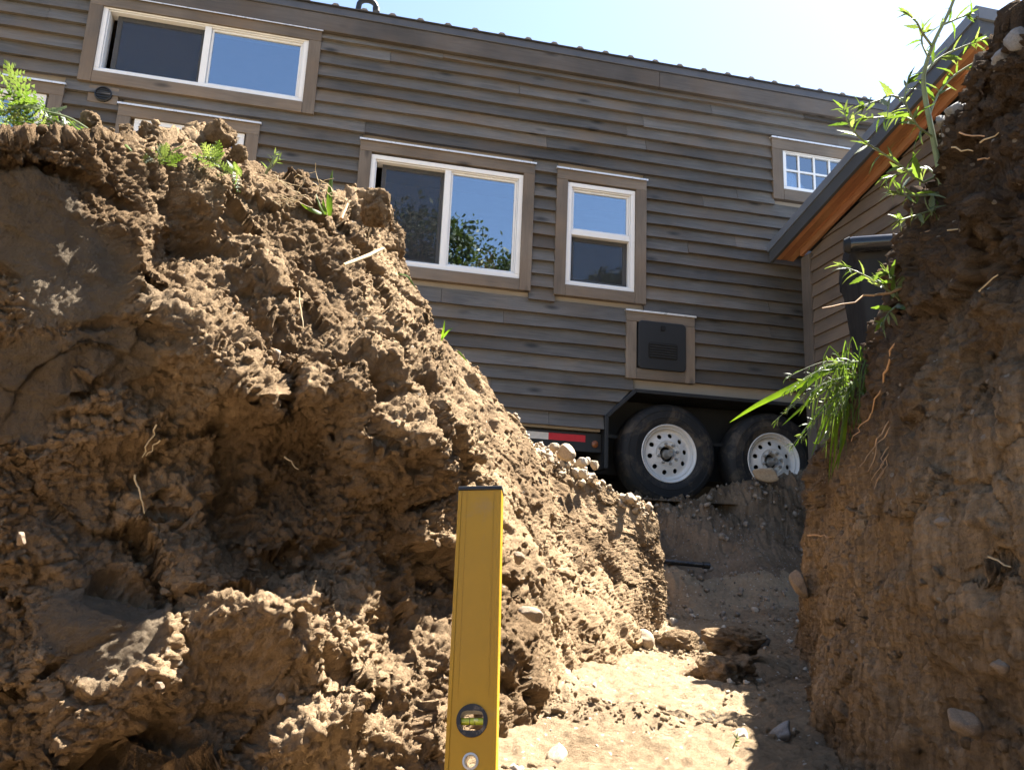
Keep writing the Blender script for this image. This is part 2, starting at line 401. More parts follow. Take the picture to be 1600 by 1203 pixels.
RIGHT = [((1.0, -.6, -.46), (1.25, -.6, .70)), ((.80, .25, -.46), (.92, .40, .83)), ((.70, .8, -.46), (.803, 1.0, .845)), ((.655, 1.1, -.44), (.807, 1.15, .868)),
         ((.66, 1.55, -.41), (.841, 1.4, .868)), ((.77, 2.0, -.37), (.928, 1.75, .847)), ((.96, 2.55, -.32), (1.102, 2.2, .784)),
         ((1.13, 3.1, -.28), (1.182, 2.65, .733)), ((1.22, 3.45, -.26), (1.228, 3.1, .515)), ((1.45, 3.75, -.22), (1.45, 3.45, .52)), ((2.2, 4.0, .1), (2.2, 3.6, .5)), ((3.3, 4.0, .3), (3.3, 3.6, .5))]
RIGHT_W = [.05, .08, .15, .18, .17, .13, .1, .07, .04, .02, .01]
def spar(W, n):
    W = np.array(W, float); W /= W.sum(); c = np.concatenate([[0], np.cumsum(W)])
    return np.interp(np.linspace(0, 1, n), c, np.arange(len(c)))
def base_bank(SEC, W, ns, nface, nplat, a, plat_len, side, ledge=False):
    s = spar(W, ns)
    F = catmull([x[0] for x in SEC], s); Rm = catmull([x[1] for x in SEC], s)
    tg = np.gradient(F, axis=0); tg[:, 2] = 0; tg /= np.linalg.norm(tg, axis=1)[:, None]
    k = np.ones(41) / 41; 
    tg = np.stack([np.convolve(np.pad(tg[:, i], 20, 'edge'), k, 'valid') for i in range(3)], 1)
    out = np.stack([-tg[:, 1], tg[:, 0], 0 * tg[:, 0]], 1) * side
    t = np.linspace(-.06, 1, nface)
    G = np.zeros((ns, nface + nplat, 3))
    for j, tt in enumerate(t):
        h = np.sign(tt) * abs(tt) ** a
        G[:, j, :2] = F[:, :2] + (Rm - F)[:, :2] * h; G[:, j, 2] = F[:, 2] + (Rm[:, 2] - F[:, 2]) * tt
        if ledge:       # a shelf with a slumped slope above it and an undercut below
            tl = np.interp(s, [2, 3, 4, 5, 6, 7], [.80, .74, .63, .52, .46, .45]); A = sstep(2.3, 3.6, s) * sstep(7.2, 6.0, s)
            push = A * (.11 * np.exp(-((tt - tl) / .13) ** 2) - .04 * np.exp(-((tt - tl + .26) / .13) ** 2) + .02 * np.exp(-((tt - .10) / .11) ** 2))
            G[:, j, :2] -= out[:, :2] * push[:, None]
    for j in range(nplat):
        q = ((j + 1) / nplat) ** 1.5; d = q * plat_len
        G[:, nface + j] = Rm + out * d
        fall = sstep(.08, .75, d); zz = Rm[:, 2] + .02 * math.sin(min(1, d / .1) * math.pi)
        G[:, nface + j, 2] = zz * (1 - fall) + .46 * fall - .12 * sstep(.8 * plat_len, plat_len, d)
    tt = np.concatenate([t, 1 + np.linspace(0, 1, nplat + 1)[1:]])
    return G, s, tt
LB = (660, 470, 60, 1.25, 1.7)
RB = (330, 470, 50, 1.1, 1.7)
def left_base(): return base_bank(LEFT, LEFT_W, LB[0], LB[1], LB[2], LB[3], LB[4], +1, True)
def right_base(): return base_bank(RIGHT, RIGHT_W, RB[0], RB[1], RB[2], RB[3], RB[4], -1)
WX, WY = 1.23086736, 6.12523528
def floor_z(x, y):
    """trench floor rising to the heap in front of the wheels"""
    z = -.47 + .10 * sstep(1.0, 1.7, y) + .035 * np.maximum(0, y - 1.5) + .04 * np.maximum(0, y - 3.6)
    d = -((x - WX) * 0.20279 + (y - WY) * -0.97922)          # distance behind the wall plane (negative = in front)
    crest = .44 + .23 * sstep(1.0, 2.1, x) - .10 * sstep(.9, .3, x)
    d = d + .16 * perlin(np.stack([x * 2.2, y * 2.2, 0 * x], -1).reshape(-1, 3)).reshape(x.shape)
    up = .35 * sstep(-1.75, -1.0, d) + .65 * sstep(-1.2, -.45, d)
    z = z + (crest - z) * up
    z = z + (.485 - z) * sstep(-.42, -.12, d)
    return z
#</TERRAIN>
#<DETAIL>
# hollows, bulges and smeared patches of the banks: (point, radius, push along the normal, smoothness)
LF = [
    ((-0.771, 1.297, 0.466), 0.103, -0.020, 0.95),
    ((-0.811, 1.294, 0.555), 0.066, -0.010, 0.90),
    ((-0.798, 1.322, 0.263), 0.102, -0.020, 0.85),
    ((-0.718, 1.352, 0.340), 0.077, -0.000, 0.80),
    ((-0.661, 1.361, -0.152), 0.087, 0.030, 0.85),
    ((-0.725, 1.390, 0.021), 0.065, 0.020, 0.45),
    ((-0.671, 1.403, 0.436), 0.070, 0.030, 0.35),
    ((-0.602, 1.454, 0.393), 0.084, 0.050, 0.00),
    ((-0.525, 1.494, 0.333), 0.085, 0.070, 0.00),
    ((-0.444, 1.527, 0.280), 0.074, 0.080, 0.00),
    ((-0.671, 1.558, 0.604), 0.079, -0.090, 0.00),
    ((-0.688, 1.467, 0.545), 0.049, -0.050, 0.00),
    ((-0.653, 1.730, 0.761), 0.088, 0.030, 0.00),
    ((-0.559, 1.643, 0.563), 0.096, 0.040, 0.00),
    ((-0.459, 1.583, 0.434), 0.065, -0.040, 0.00),
    ((-0.449, 1.553, 0.126), 0.135, -0.080, 0.00),
    ((-0.545, 1.508, 0.066), 0.118, -0.040, 0.00),
    ((-0.349, 1.579, 0.180), 0.088, -0.050, 0.00),
    ((-0.256, 1.666, 0.116), 0.092, -0.030, 0.00),
    ((-0.592, 1.498, 0.183), 0.107, -0.040, 0.00),
    ((-0.224, 1.723, 0.315), 0.125, 0.050, 0.00),
    ((-0.343, 1.718, 0.422), 0.126, 0.040, 0.00),
    ((-0.276, 1.598, -0.108), 0.073, 0.070, 0.00),
    ((-0.361, 1.533, -0.096), 0.059, 0.060, 0.00),
    ((-0.398, 1.459, -0.160), 0.066, 0.050, 0.00),
    ((-0.259, 1.669, -0.000), 0.065, 0.050, 0.00),
    ((-0.215, 1.628, -0.145), 0.074, -0.090, 0.00),
    ((-0.146, 1.611, -0.244), 0.072, 0.030, 0.00),
    ((-0.285, 1.473, -0.252), 0.088, 0.050, 0.00),
    ((-0.411, 1.392, -0.261), 0.072, -0.060, 0.00),
    ((-0.339, 1.406, -0.318), 0.072, 0.050, 0.00),
    ((-0.488, 1.374, -0.234), 0.072, -0.050, 0.00),
    ((-0.636, 1.408, -0.051), 0.076, -0.050, 0.00),
    ((-0.400, 2.443, 1.033), 0.093, 0.050, 0.00),
    ((-0.446, 2.237, 1.001), 0.076, 0.040, 0.00),
    ((-0.135, 1.795, -0.075), 0.069, -0.050, 0.00),
    ((-0.057, 1.999, 0.153), 0.095, 0.020, 0.00),
    ((0.097, 2.482, -0.037), 0.115, 0.020, 0.00),
    ((0.536, 3.848, 0.132), 0.120, -0.030, 0.00),
]
RF = [
    ((0.774, 1.203, 0.587), 0.062, 0.050, 0.00),
    ((0.783, 1.376, 0.553), 0.070, 0.000, 0.00),
    ((0.902, 1.766, 0.702), 0.082, -0.060, 0.00),
    ((0.742, 1.219, 0.343), 0.080, -0.050, 0.00),
    ((0.772, 1.462, 0.409), 0.084, -0.030, 0.00),
    ((0.749, 1.139, 0.401), 0.057, 0.060, 0.00),
    ((0.870, 1.750, 0.575), 0.073, -0.020, 0.00),
    ((1.036, 2.590, 0.005), 0.100, 0.020, 0.00),
    ((0.699, 1.261, 0.010), 0.088, -0.000, 0.00),
    ((0.734, 1.394, 0.227), 0.067, 0.030, 0.00),
    ((0.716, 1.174, 0.138), 0.065, -0.020, 0.00),
    ((0.751, 1.609, 0.131), 0.089, 0.020, 0.00),
]
#</DETAIL>
def sheet(name, G, mat, zone=None, kind='structure', flip=False):
    ns, nt_ = G.shape[:2]; me = bpy.data.meshes.new(name)
    idx = np.arange(ns * nt_).reshape(ns, nt_)
    q = np.stack([idx[:-1, :-1], idx[1:, :-1], idx[1:, 1:], idx[:-1, 1:]], -1).reshape(-1, 4)
    if flip: q = q[:, ::-1]
    me.vertices.add(ns * nt_); me.vertices.foreach_set('co', G.astype(np.float32).ravel())
    me.loops.add(q.size); me.loops.foreach_set('vertex_index', q.ravel().astype(np.int32))
    me.polygons.add(len(q)); me.polygons.foreach_set('loop_start', np.arange(0, q.size, 4, dtype=np.int32))
    me.polygons.foreach_set('loop_total', np.full(len(q), 4, np.int32))
    me.update(calc_edges=True)
    me.polygons.foreach_set('use_smooth', np.ones(len(q), bool))
    if zone is not None:
        at = me.attributes.new('zone', 'FLOAT', 'POINT'); at.data.foreach_set('value', zone.astype(np.float32).ravel())
    me.validate(); me.materials.append(mat)
    o = bpy.data.objects.new(name, me); COL.objects.link(o); o['kind'] = kind
    PINV[o.name] = Matrix.Identity(4)
    return o

def crumble(G, amp_big, amp_clod, feats, side, streak=None, rough=1.0):
    ns, nt_ = G.shape[:2]
    N = grid_normals(G) * side
    P = G.reshape(-1, 3); zone = np.zeros(len(P)); push = np.zeros(len(P))
    warp = np.stack([perlin(P * 4 + 11), perlin(P * 4 + 31), perlin(P * 4 + 57)], 1)
    warp2 = np.stack([perlin(P * 14 + 11), perlin(P * 14 + 31), perlin(P * 14 + 57)], 1)
    for (c, rad, amt, sm) in feats:
        dd = np.sqrt((((P + warp * .06 * min(1, rad / .08)) - np.array(c)) ** 2).sum(1)) / rad
        push += amt * np.exp(-dd ** 2 * 1.2)
        if sm > 0: zone = np.maximum(zone, sm * sstep(1.1, .8, dd + .28 * perlin(P * 9 + 3)))
    keep = (1 - zone)
    big = amp_big * fbm(P * 1.9 + 5, 3)
    Q = P * np.array([1, 1, 1.2])
    blk = facets(Q * 5.2 + warp * .55, .55, 1.0, .45, .12)
    rid2 = 1 - np.abs(perlin(Q * 4.5 + warp * .8 + 70)) * 2
    d = push + big + (amp_clod * blk + .022 * rid2) * (.10 + .90 * keep) * rough
    G1 = G + N * d.reshape(ns, nt_)[..., None]
    N2 = grid_normals(G1) * side; P1 = G1.reshape(-1, 3)
    pit = sstep(.24, .5, perlin(P1 * 9 + 97.4)) * sstep(-.15, .3, perlin(P1 * 2.5 + 40))
    patch = .3 + .7 * sstep(-.3, .35, perlin(P1 * 3.3 + 7))
    d2 = .017 * facets(P1 * 13 + warp2 * .6, .6, 1.0, .4, .25) * patch + .012 * facets(P1 * 33 + warp2 * .7, .6, 1.0, .5, .4) * (.45 + .55 * patch) + .0095 * facets(P1 * 75 + warp2 * .7, .6, .9, .8, .3) + .0045 * perlin(P1 * 150) \
        + .013 * fbm(P1 * 12 + 8, 6, gain=.66) - .045 * pit - .018 * sstep(.30, .55, perlin(P1 * 24 + 13)) * patch
    d2 = d2 * (.16 + .84 * keep) * rough
    if streak is not None:
        amp, sc3 = streak
        S = P1 + warp * .05
        d2 += amp.ravel() * (fbm(S * sc3, 3) + .5 * perlin(S * sc3 * np.array([2.6, 2.6, 1.6])))
    d2 += zone * .004 * fbm(P1 * np.array([30, 30, 7]) + 3, 3)
    G2 = G1 + N2 * d2.reshape(ns, nt_)[..., None]
    return G2, zone.reshape(ns, nt_)

# ------------------------------------------------------------------ ground, banks, floor
G, s_, t_ = left_base(); t_l = t_
far = sstep(6.2, 8.2, s_)[:, None] * sstep(1.25, .9, t_)[None, :]
rgh = (1 - .60 * sstep(5.6, 7.2, s_)[:, None]) * (1 - .25 * (sstep(2.5, 3.6, s_)[:, None] * sstep(.55, .7, t_)[None, :]))
GL, zl = crumble(G, .045, .085, LF, -1, (.008 * far, np.array([20, 20, 3.0])), rgh.ravel())
left_bank = sheet('trench_bank_left', GL, M['soil'], zl)
G, s_, t_ = right_base()
low = sstep(.80, .50, t_)[None, :] * np.ones((len(s_), 1))
GR, zr = crumble(G, .04, .06, RF, +1, (.002 + .006 * low, np.array([26, 26, 2.0])), (1.1 - .60 * low).ravel())
right_bank = sheet('trench_bank_right', GR, M['soil_scraped'], zr, flip=True)
# floor
ys = np.concatenate([np.linspace(-1.2, 1.3, 50, endpoint=False), np.linspace(1.3, 4.2, 230, endpoint=False), np.linspace(4.2, 6.2, 150)])
xs = np.concatenate([np.linspace(-2.8, -.3, 36, endpoint=False), np.linspace(-.3, 2.6, 330, endpoint=False), np.linspace(2.6, 3.6, 20)])
XX, YY = np.meshgrid(xs, ys, indexing='ij')
ZZ = floor_z(XX, YY)
P = np.stack([XX, YY, ZZ], -1).reshape(-1, 3)
heap = sstep(.0, .3, ZZ).ravel()
dz = .035 * fbm(P * 2.5, 3) + .032 * facets(P * 8) * sstep(-.1, .4, perlin(P * 2.2 + 9)) + .014 * facets(P * 22) * (1 + .8 * heap) + .006 * facets(P * 50) + .006 * fbm(P * 30, 3)
dz *= (1 + 1.4 * heap); dz += .10 * heap * facets(P * 4.2 + 3)
GF = P.copy(); GF[:, 2] += dz; GF = GF.reshape(len(xs), len(ys), 3)
floor = sheet('trench_floor', GF, M['soil_floor'])
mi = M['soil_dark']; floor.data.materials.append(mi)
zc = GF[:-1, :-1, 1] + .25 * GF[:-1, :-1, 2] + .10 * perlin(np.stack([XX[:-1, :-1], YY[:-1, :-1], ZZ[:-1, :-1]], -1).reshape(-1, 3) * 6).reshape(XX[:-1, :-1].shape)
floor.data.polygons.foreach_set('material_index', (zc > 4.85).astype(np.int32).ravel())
# outer ground: one sheet to the horizon with the excavation left open
g = MB(); o4 = [(-400, -400), (400, -400), (400, 400), (-400, 400)]; i4 = [(-2.7, -1.0), (3.4, -1.0), (3.4, 5.75), (-2.7, 5.0)]
vv = [(x, y, .46) for x, y in o4] + [(x, y, .46) for x, y in i4]
g.add(vv, [(0, 1, 5, 4), (1, 2, 6, 5), (2, 3, 7, 6), (3, 0, 4, 7)])
ground = g.build('ground', M['ground']); ground['kind'] = 'structure'
# closing slope of the trench behind the viewer
bs = MB(); bs.add([(-3, -1.3, .47), (3.6, -1.3, .47), (3.6, -.7, -.55), (-3, -.7, -.55)], [(0, 1, 2, 3)])
b = bs.build('trench_end_slope', M['soil']); b['kind'] = 'structure'

#<HOUSE>
# ------------------------------------------------------------------ tiny house on wheels
DX, DY = math.cos(YAW), math.sin(YAW); NX, NY = math.sin(YAW), -math.cos(YAW)
def HP(u, off, z): return Vector((WX + DX * u + NX * off, WY + DY * u + NY * off, z))
def HPz(u, z, off): return HP(u, off, z)
U0, U1 = -6.3, 2.75
house = thing('tiny_house', 'tiny house on a trailer with grey-brown lap siding and white vinyl windows', 'house', HP(-1.5, -1.2, .48))
rng = random.Random(5)
# openings (u0,u1,z0,z1) of the white frames
WIN = {'top': (-4.437, -2.968, 3.323, 3.882), 'mid': (-2.428, -1.241, 2.128, 2.990), 'small': (-.881, -.311, 2.119, 2.988), 'loft': (1.010, 1.640, 3.192, 3.592),
       'lower': (-4.111, -3.35, 2.13, 3.005), 'side': (-5.55, -4.70, 2.10, 3.09)}
TRIM = {'top': (-4.525, -2.879, 3.236, 3.945), 'mid': (-2.516, -1.153, 2.035, 3.092), 'small': (-.971, -.220, 2.033, 3.088), 'loft': (.912, 1.74, 3.097, 3.66),
        'lower': (-4.225, -3.25, 2.04, 3.095), 'side': (-5.65, -4.592, 2.0, 3.18)}
HATCH = (-.38, .191, 1.428, 1.970)
holes = [TRIM[k] for k in TRIM] + [HATCH]
ZB, PITCHB = 1.017, .1066
def fender_u(z):
    if z >= 1.345: return None
    if z <= 1.12: return -.545
    return -.545 + (z - 1.12) / .225 * .235
ncourse = 28
def board(u0, u1, u1t, z, u0t=None):
    u0t = u0 if u0t is None else u0t
    j = rng.uniform(-.0012, .0012); zt = z + PITCHB + .018
    zt = min(zt, 3.975)
    lip = .043 + j
    m = MB(); n = max(1, int((u1 - u0) / .22)); ph = rng.uniform(0, 50)
    for i in range(n + 1):
        f = i / n; ub, ut = u0 + (u1 - u0) * f, u0t + (u1t - u0t) * f
        w = .0022 * math.sin(ub * 3.1 + ph) + .0016 * math.sin(ub * 7.7 + ph * 2); lo = lip + .0025 * math.sin(ub * 4.3 + ph * 3)
        m.v += [tuple(HP(ub, .0125, z + j + w)), tuple(HP(ub, lo, z + j + w)), tuple(HP(ut, .0065, zt)), tuple(HP(ut, -.004, zt))]
    for i in range(n):
        q = 4 * i
        for k in range(4): m.f.append((q + k, q + (k + 1) % 4, q + 4 + (k + 1) % 4, q + 4 + k))
    m.f += [(3, 2, 1, 0), (4 * n, 4 * n + 1, 4 * n + 2, 4 * n + 3)]
    return m.build('siding_board', M['siding'], house)
for c in range(ncourse):
    z = ZB + c * PITCHB
    if z > 3.93: break
    zt = z + PITCHB
    segs = [(U0, U1)]
    cuts = []
    for (a, b_, z0, z1) in holes:
        if z < z1 - .02 and zt > z0 + .02: cuts.append((a + .012, b_ - .012))
    for a, b_ in sorted(cuts):
        ns = []
        for s0, s1 in segs:
            if b_ <= s0 or a >= s1: ns.append((s0, s1)); continue
            if a > s0: ns.append((s0, a))
            if b_ < s1: ns.append((b_, s1))
        segs = ns
    # butt joints
    out = []
    x = U0 + rng.uniform(.6, 3.0); joints = []
    while x < U1: joints.append(x); x += rng.uniform(1.6, 3.8)
    for s0, s1 in segs:
        p0 = s0
        for jx in joints:
            if s0 + .25 < jx < s1 - .25: out.append((p0, jx - .0012)); p0 = jx + .0012
        out.append((p0, s1))
    fu, fut = fender_u(z), fender_u(min(zt + .018, 1.344))
    for s0, s1 in out:
        if fu is not None:
            e0, e1 = fu, 1.42 - (fu + .545)
            t0, t1 = fut, 1.42 - (fut + .545)
            if s0 < e0:
                board(s0, min(s1, e0), min(s1, t0) if s1 >= e0 else s1, z)
            if s1 > e1: board(max(s0, e1), s1, s1, z, max(s0, t1))
            continue
        board(s0, s1, s1, z)
# sheathing behind the boards, open at the windows; interior shell
us = sorted({U0, U1} | {x for k in WIN for x in WIN[k][:2]}); zs = sorted({1.35, 4.0} | {x for k in WIN for x in WIN[k][2:]})
sh = MB()
for i in range(len(us) - 1):
    for j in range(len(zs) - 1):
        cu_, cz = (us[i] + us[i + 1]) / 2, (zs[j] + zs[j + 1]) / 2
        if any(w[0] < cu_ < w[1] and w[2] < cz < w[3] for w in WIN.values()): continue
        sh.box(HP, us[i], us[i + 1], -.11, -.006, zs[j], zs[j + 1])
sh.box(HP, U0, -.56, -.11, -.006, 1.0, 1.35)
sh.box(HP, 1.43, U1, -.11, -.006, 1.0, 1.35)
sh.build('wall_sheathing', M['interior'], house)
inn = MB()
inn.box(HP, U0, U1, -2.5, -2.4, 1.0, 4.1)      # rear wall
inn.box(HP, U0, U0 + .08, -2.4, -.11, 1.0, 4.1); inn.box(HP, U1 - .08, U1, -2.4, -.11, 1.0, 4.1)
inn.build('outer_wall', M['siding'], house)
fl = MB(); fl.box(HP, U0 + .08, U1 - .08, -2.4, -.11, 1.36, 1.40); fl.build('cabin_floor', M['room_board'], house)
lf = MB(); lf.box(HP, U0 + .08, -2.7, -2.4, -.11, 3.12, 3.16); lf.build('loft_floor', M['room_board'], house)
cl = MB(); cl.box(HP, U0 + .08, U1 - .08, -2.4, -.11, 3.95, 4.0); cl.build('cabin_ceiling', M['room_board'], house)

def vinyl_rect(m, u0, u1, z0, z1, w, o0, o1):
    m.box(HP, u0, u1, o0, o1, z1 - w, z1); m.box(HP, u0, u1, o0, o1, z0, z0 + w)
    m.box(HP, u0, u0 + w, o0, o1, z0 + w, z1 - w); m.box(HP, u1 - w, u1, o0, o1, z0 + w, z1 - w)
    return m
def trim_set(par, t, hw=.09, cap=True, bot=True):
    u0, u1, z0, z1 = t
    o0, o1 = -.005, .046
    def tb(a0, a1, b0, b1, mat):
        m = MB(); e = rng.uniform(-.0015, .0015); m.box(HP, a0, a1, o0, o1 + e, b0, b1); m.build('trim_board', mat, par, bevel=.003)
    tb(u0, u1, z1 - hw, z1, M['trim'])
    tb(u0, u0 + hw, z0, z1 - hw - .001, M['trim_v']); tb(u1 - hw, u1, z0, z1 - hw - .001, M['trim_v'])
    tb(u0 + hw + .001, u1 - hw - .001, z0, z0 + hw, M['trim'])
    if cap:
        m = MB(); m.box(HP, u0 - .008, u1 + .008, -.002, .060, z1 + .001, z1 + .006); m.box(HP, u0 - .008, u1 + .008, .056, .060, z1 - .008, z1 + .001)
        m.build('drip_cap', M['drip'], par)
def window(key, kind, label=None):
    w, t = WIN[key], TRIM[key]
    par = link('window', None, None, house); par.empty_display_size = .05
    u0, u1, z0, z1 = w
    trim_set(par, t, .09 if key != 'loft' else .10)
    m = MB(); vinyl_rect(m, u0 + .001, u1 - .001, z0 + .001, z1 - .001, .036, -.095, .030)
    vinyl_rect(m, u0 + .037, u1 - .037, z0 + .037, z1 - .037, .010, -.09, .018)
    m.build('frame', M['vinyl'], par, bevel=.003)
    i0, i1, k0, k1 = u0 + .047, u1 - .047, z0 + .047, z1 - .047
    if kind == 'slider':
        um = (u0 + u1) / 2
        m = MB(); m.box(HP, um - .024, um + .024, -.06, .020, k0 - .01, k1 + .01); m.build('meeting_rail', M['vinyl'], par, bevel=.003)
        m = MB(); vinyl_rect(m, i0 + .045, um - .018, k0 - .002, k1 + .002, .032, -.052, -.030); m.build('sash', M['vinyl_grey'], par, bevel=.002)
        m = MB(); m.box(HP, i0 + .075, um - .045, -.044, -.040, k0 + .028, k1 - .028); m.build('pane', M['glass'], par)
        m = MB(); m.box(HP, i0 + .045, um - .02, -.0275, -.0265, k0, k1); m.build('insect_screen', M['screen'], par)
        m = MB(); vinyl_rect(m, um + .025, i1, k0 - .001, k1 + .001, .016, -.02, .004); m.build('fixed_sash', M['vinyl'], par, bevel=.002)
        m = MB(); m.box(HP, um + .039, i1 - .014, -.012, -.008, k0 + .014, k1 - .014); m.build('pane', M['glass'], par)
    elif kind == 'hung':
        zm = z0 + .52 * (z1 - z0)
        m = MB(); m.box(HP, i0 - .01, i1 + .01, -.06, .020, zm - .022, zm + .022); m.build('meeting_rail', M['vinyl'], par, bevel=.003)
        m = MB(); vinyl_rect(m, i0, i1, zm + .023, k1, .016, -.02, .004); m.build('fixed_sash', M['vinyl'], par, bevel=.002)
        m = MB(); m.box(HP, i0 + .014, i1 - .014, -.012, -.008, zm + .037, k1 - .014); m.build('pane', M['glass'], par)
        m = MB(); vinyl_rect(m, i0 - .002, i1 + .002, k0 - .002, zm - .018, .034, -.052, -.030); m.build('sash', M['vinyl_grey'], par, bevel=.002)
        m = MB(); m.box(HP, i0 + .03, i1 - .03, -.044, -.040, k0 + .03, zm - .05); m.build('pane', M['glass'], par)
        m = MB(); m.box(HP, i0, i1, -.0275, -.0265, k0, zm - .021); m.build('insect_screen', M['screen'], par)
    elif kind == 'grille':
        for a in (.25, .5, .75):
            m = MB(); uu = u0 + .02 + a * (u1 - u0 - .04); m.box(HP, uu - .008, uu + .008, .002, .014, k0, k1); m.build('muntin', M['vinyl'], par)
        m = MB(); zz = (z0 + z1) / 2; m.box(HP, i0, i1, .0035, .0125, zz - .008, zz + .008); m.build('muntin', M['vinyl'], par)
        m = MB(); m.box(HP, i0, i1, -.004, .0, k0, k1); m.build('pane', M['glass'], par)
        m = MB(); nsl = 34
        for q in range(nsl):
            uu = i0 + (q + .5) / nsl * (i1 - i0); m.box(HP, uu - .0048, uu + .0048, -.034, -.030, k0, k1)
        o = m.build('slat_blind', M['vinyl'], par); o['kind'] = 'stuff'
    return par
window('top', 'slider'); window('mid', 'slider'); window('small', 'hung'); window('loft', 'grille'); window('lower', 'slider'); window('side', 'slider')
# things seen on the sill inside
def sill_pot(u, z, r, h, name, label, cat, mat):
    T = lambda x, y, a: HP(u + x, -.20 + y, z + a)
    m = MB(); m.lathe(T, [(.001, 0), (r * .7, 0), (r, h * .35), (r * .95, h * .6), (r * .6, h * .9), (r * .3, h), (.001, h)], 20)
    o = m.build(name, mat, None, True); tag(o, label, cat); return o
sb = MB(); sb.box(HP, -2.42, -1.25, -.34, -.112, 2.125, 2.155); sb.box(HP, -.88, -.31, -.34, -.112, 2.125, 2.155); sb.build('window_shelf', M['room_board'], house)
M['terracotta'] = plain('terracotta', (.75, .28, .08), .7, 0, .2, 10)
M['pale_ceramic'] = plain('pale_ceramic', (.75, .75, .74), .4, 0, .05, 10)
sill_pot(-1.46, 2.155, .085, .26, 'vase', 'orange-brown vase behind the glass of the wide middle window', 'vase', M['terracotta'])
sill_pot(-.44, 2.155, .05, .10, 'pot', 'small orange pot inside the narrow window, right of the pale bowl', 'pot', M['terracotta'])
sill_pot(-.63, 2.155, .08, .05, 'bowl', 'pale upturned bowl inside the narrow window', 'bowl', M['pale_ceramic'])
# utility hatch
hp = link('utility_hatch', None, None, house)
trim_set(hp, HATCH, .085)
m = MB(); m.box(HP, HATCH[0] + .08, HATCH[1] - .08, -.03, .010, HATCH[2] + .08, HATCH[3] - .08); m.build('backing', M['black_plastic'], hp)
def rrect(u0, u1, z0, z1, r, k=6):
    pts = []
    for cx, cz, a in ((u1 - r, z1 - r, 0), (u0 + r, z1 - r, 90), (u0 + r, z0 + r, 180), (u1 - r, z0 + r, 270)):
        for i in range(k + 1):
            t = R(a + 90 * i / k); pts.append((cx + r * math.cos(t), cz + r * math.sin(t)))
    return pts
m = MB(); m.prism(HPz, rrect(-.287, .107, 1.508, 1.895, .035), .012, .064); m.build('door_panel', M['black_plastic'], hp, bevel=.006)
m = MB(); m.prism(HPz, rrect(-.207, .035, 1.595, 1.725, .02), .0645, .067); m.build('grille_plate', M['dark_hole'], hp)
for q in range(6):
    m = MB(); zz = 1.612 + q * .020; m.box(HP, -.195, .023, .067, .0745, zz - .0045, zz + .0045); m.build('louvre', M['black_plastic'], hp)
m = MB(); m.prism(HPz, rrect(-.105, -.068, 1.825, 1.862, .006), .064, .073); m.build('latch', M['dark_hole'], hp)
# small round exhaust vent
ev = link('exhaust_vent', None, None, house)
T = lambda x, y, a: HP(-4.338 + x, a, 3.150 + y)
m = MB(); m.box(HP, -4.44, -4.24, .0, .034, 3.085, 3.215); m.build('mount_block', M['trim'], ev, bevel=.002)
m = MB(); m.lathe(T, [(.058, .034), (.058, .046), (.050, .050), (.046, .040), (.001, .036)], 28); m.build('vent_ring', M['black_plastic'], ev, True)
for q in range(5):
    m = MB(); zz = -.036 + q * .018; w = math.sqrt(.046 ** 2 - zz ** 2); m.box(lambda a, b_, c: T(a, c, b_), -w, w, .037, .0445, zz - .003, zz + .003); m.build('vent_slat', M['black_plastic'], ev)
# fascia boards, gutter flashing and ribbed metal roof
for a, b_ in ((U0 - .1, -4.9), (-4.898, -.12), (-.118, U1 + .1)):
    m = MB(); m.box(HP, a, b_, .001, .062, 3.945, 4.085 + (.0 if a > -1 else .002)); m.build('fascia_board', M['fascia'], house, bevel=.003)
m = MB(); m.box(HP, U0 - .12, U1 + .12, .0, .074, 4.088, 4.150); m.build('eave_flashing', M['metal_roof'], house, bevel=.004)
SL = math.tan(R(9))
def RP(u, off, h): return HP(u, off, 4.152 + h - SL * (off - .09))
rf = MB(); rf.box(RP, U0 - .14, U1 + .14, -1.3, .092, .0, .004); rp = rf.build('roof_panel', M['metal_roof'], house)
def RP2(u, off, h): return HP(u, -2.6 - off, 4.152 + h - SL * (off - .09))
rf = MB(); rf.box(RP2, U0 - .14, U1 + .14, -1.3, .092, .0, .004); rf.build('roof_panel', M['metal_roof'], house)
uu = U0
while uu < U1 + .1:
    m = MB()
    for off0, off1 in ((-1.28, .094),):
        pts = [(-.030, .004), (-.014, .021), (.014, .021), (.030, .004)]
        v = [RP(uu + a, off0, h) for a, h in pts] + [RP(uu + a, off1, h) for a, h in pts]
        m.add(v, [(0, 1, 5, 4), (1, 2, 6, 5), (2, 3, 7, 6), (4, 5, 6, 7), (3, 2, 1, 0)])
    m.build('roof_rib', M['rib_rust'], rp)
    uu += .219
# roof vent pipe: gooseneck
def GP(x, z): return HP(-2.62 + x, -.12, z)
vp = thing('vent_pipe', 'black gooseneck vent pipe standing on the metal roof edge', 'pipe', GP(0, 4.17))
pts = [GP(-.022, 4.12), GP(-.016, 4.26), GP(-.010, 4.33)] + [GP(.060 - .068 * math.cos(t), 4.352 + .055 * math.sin(t)) for t in np.linspace(.2, math.pi, 9)] + [GP(.130, 4.335)]
m = MB(); m.tube(pts, .022, 14); m.build('bent_tube', M['black_plastic'], vp, True)
m = MB(); m.tube([GP(.129, 4.352), GP(.132, 4.312)], .029, 14); m.build('end_collar', M['black_plastic'], vp, True)
m = MB(); m.tube([GP(-.02, 4.15), GP(-.018, 4.185)], [.062, .036], 14); m.build('boot_flashing', M['metal_roof'], vp, True)
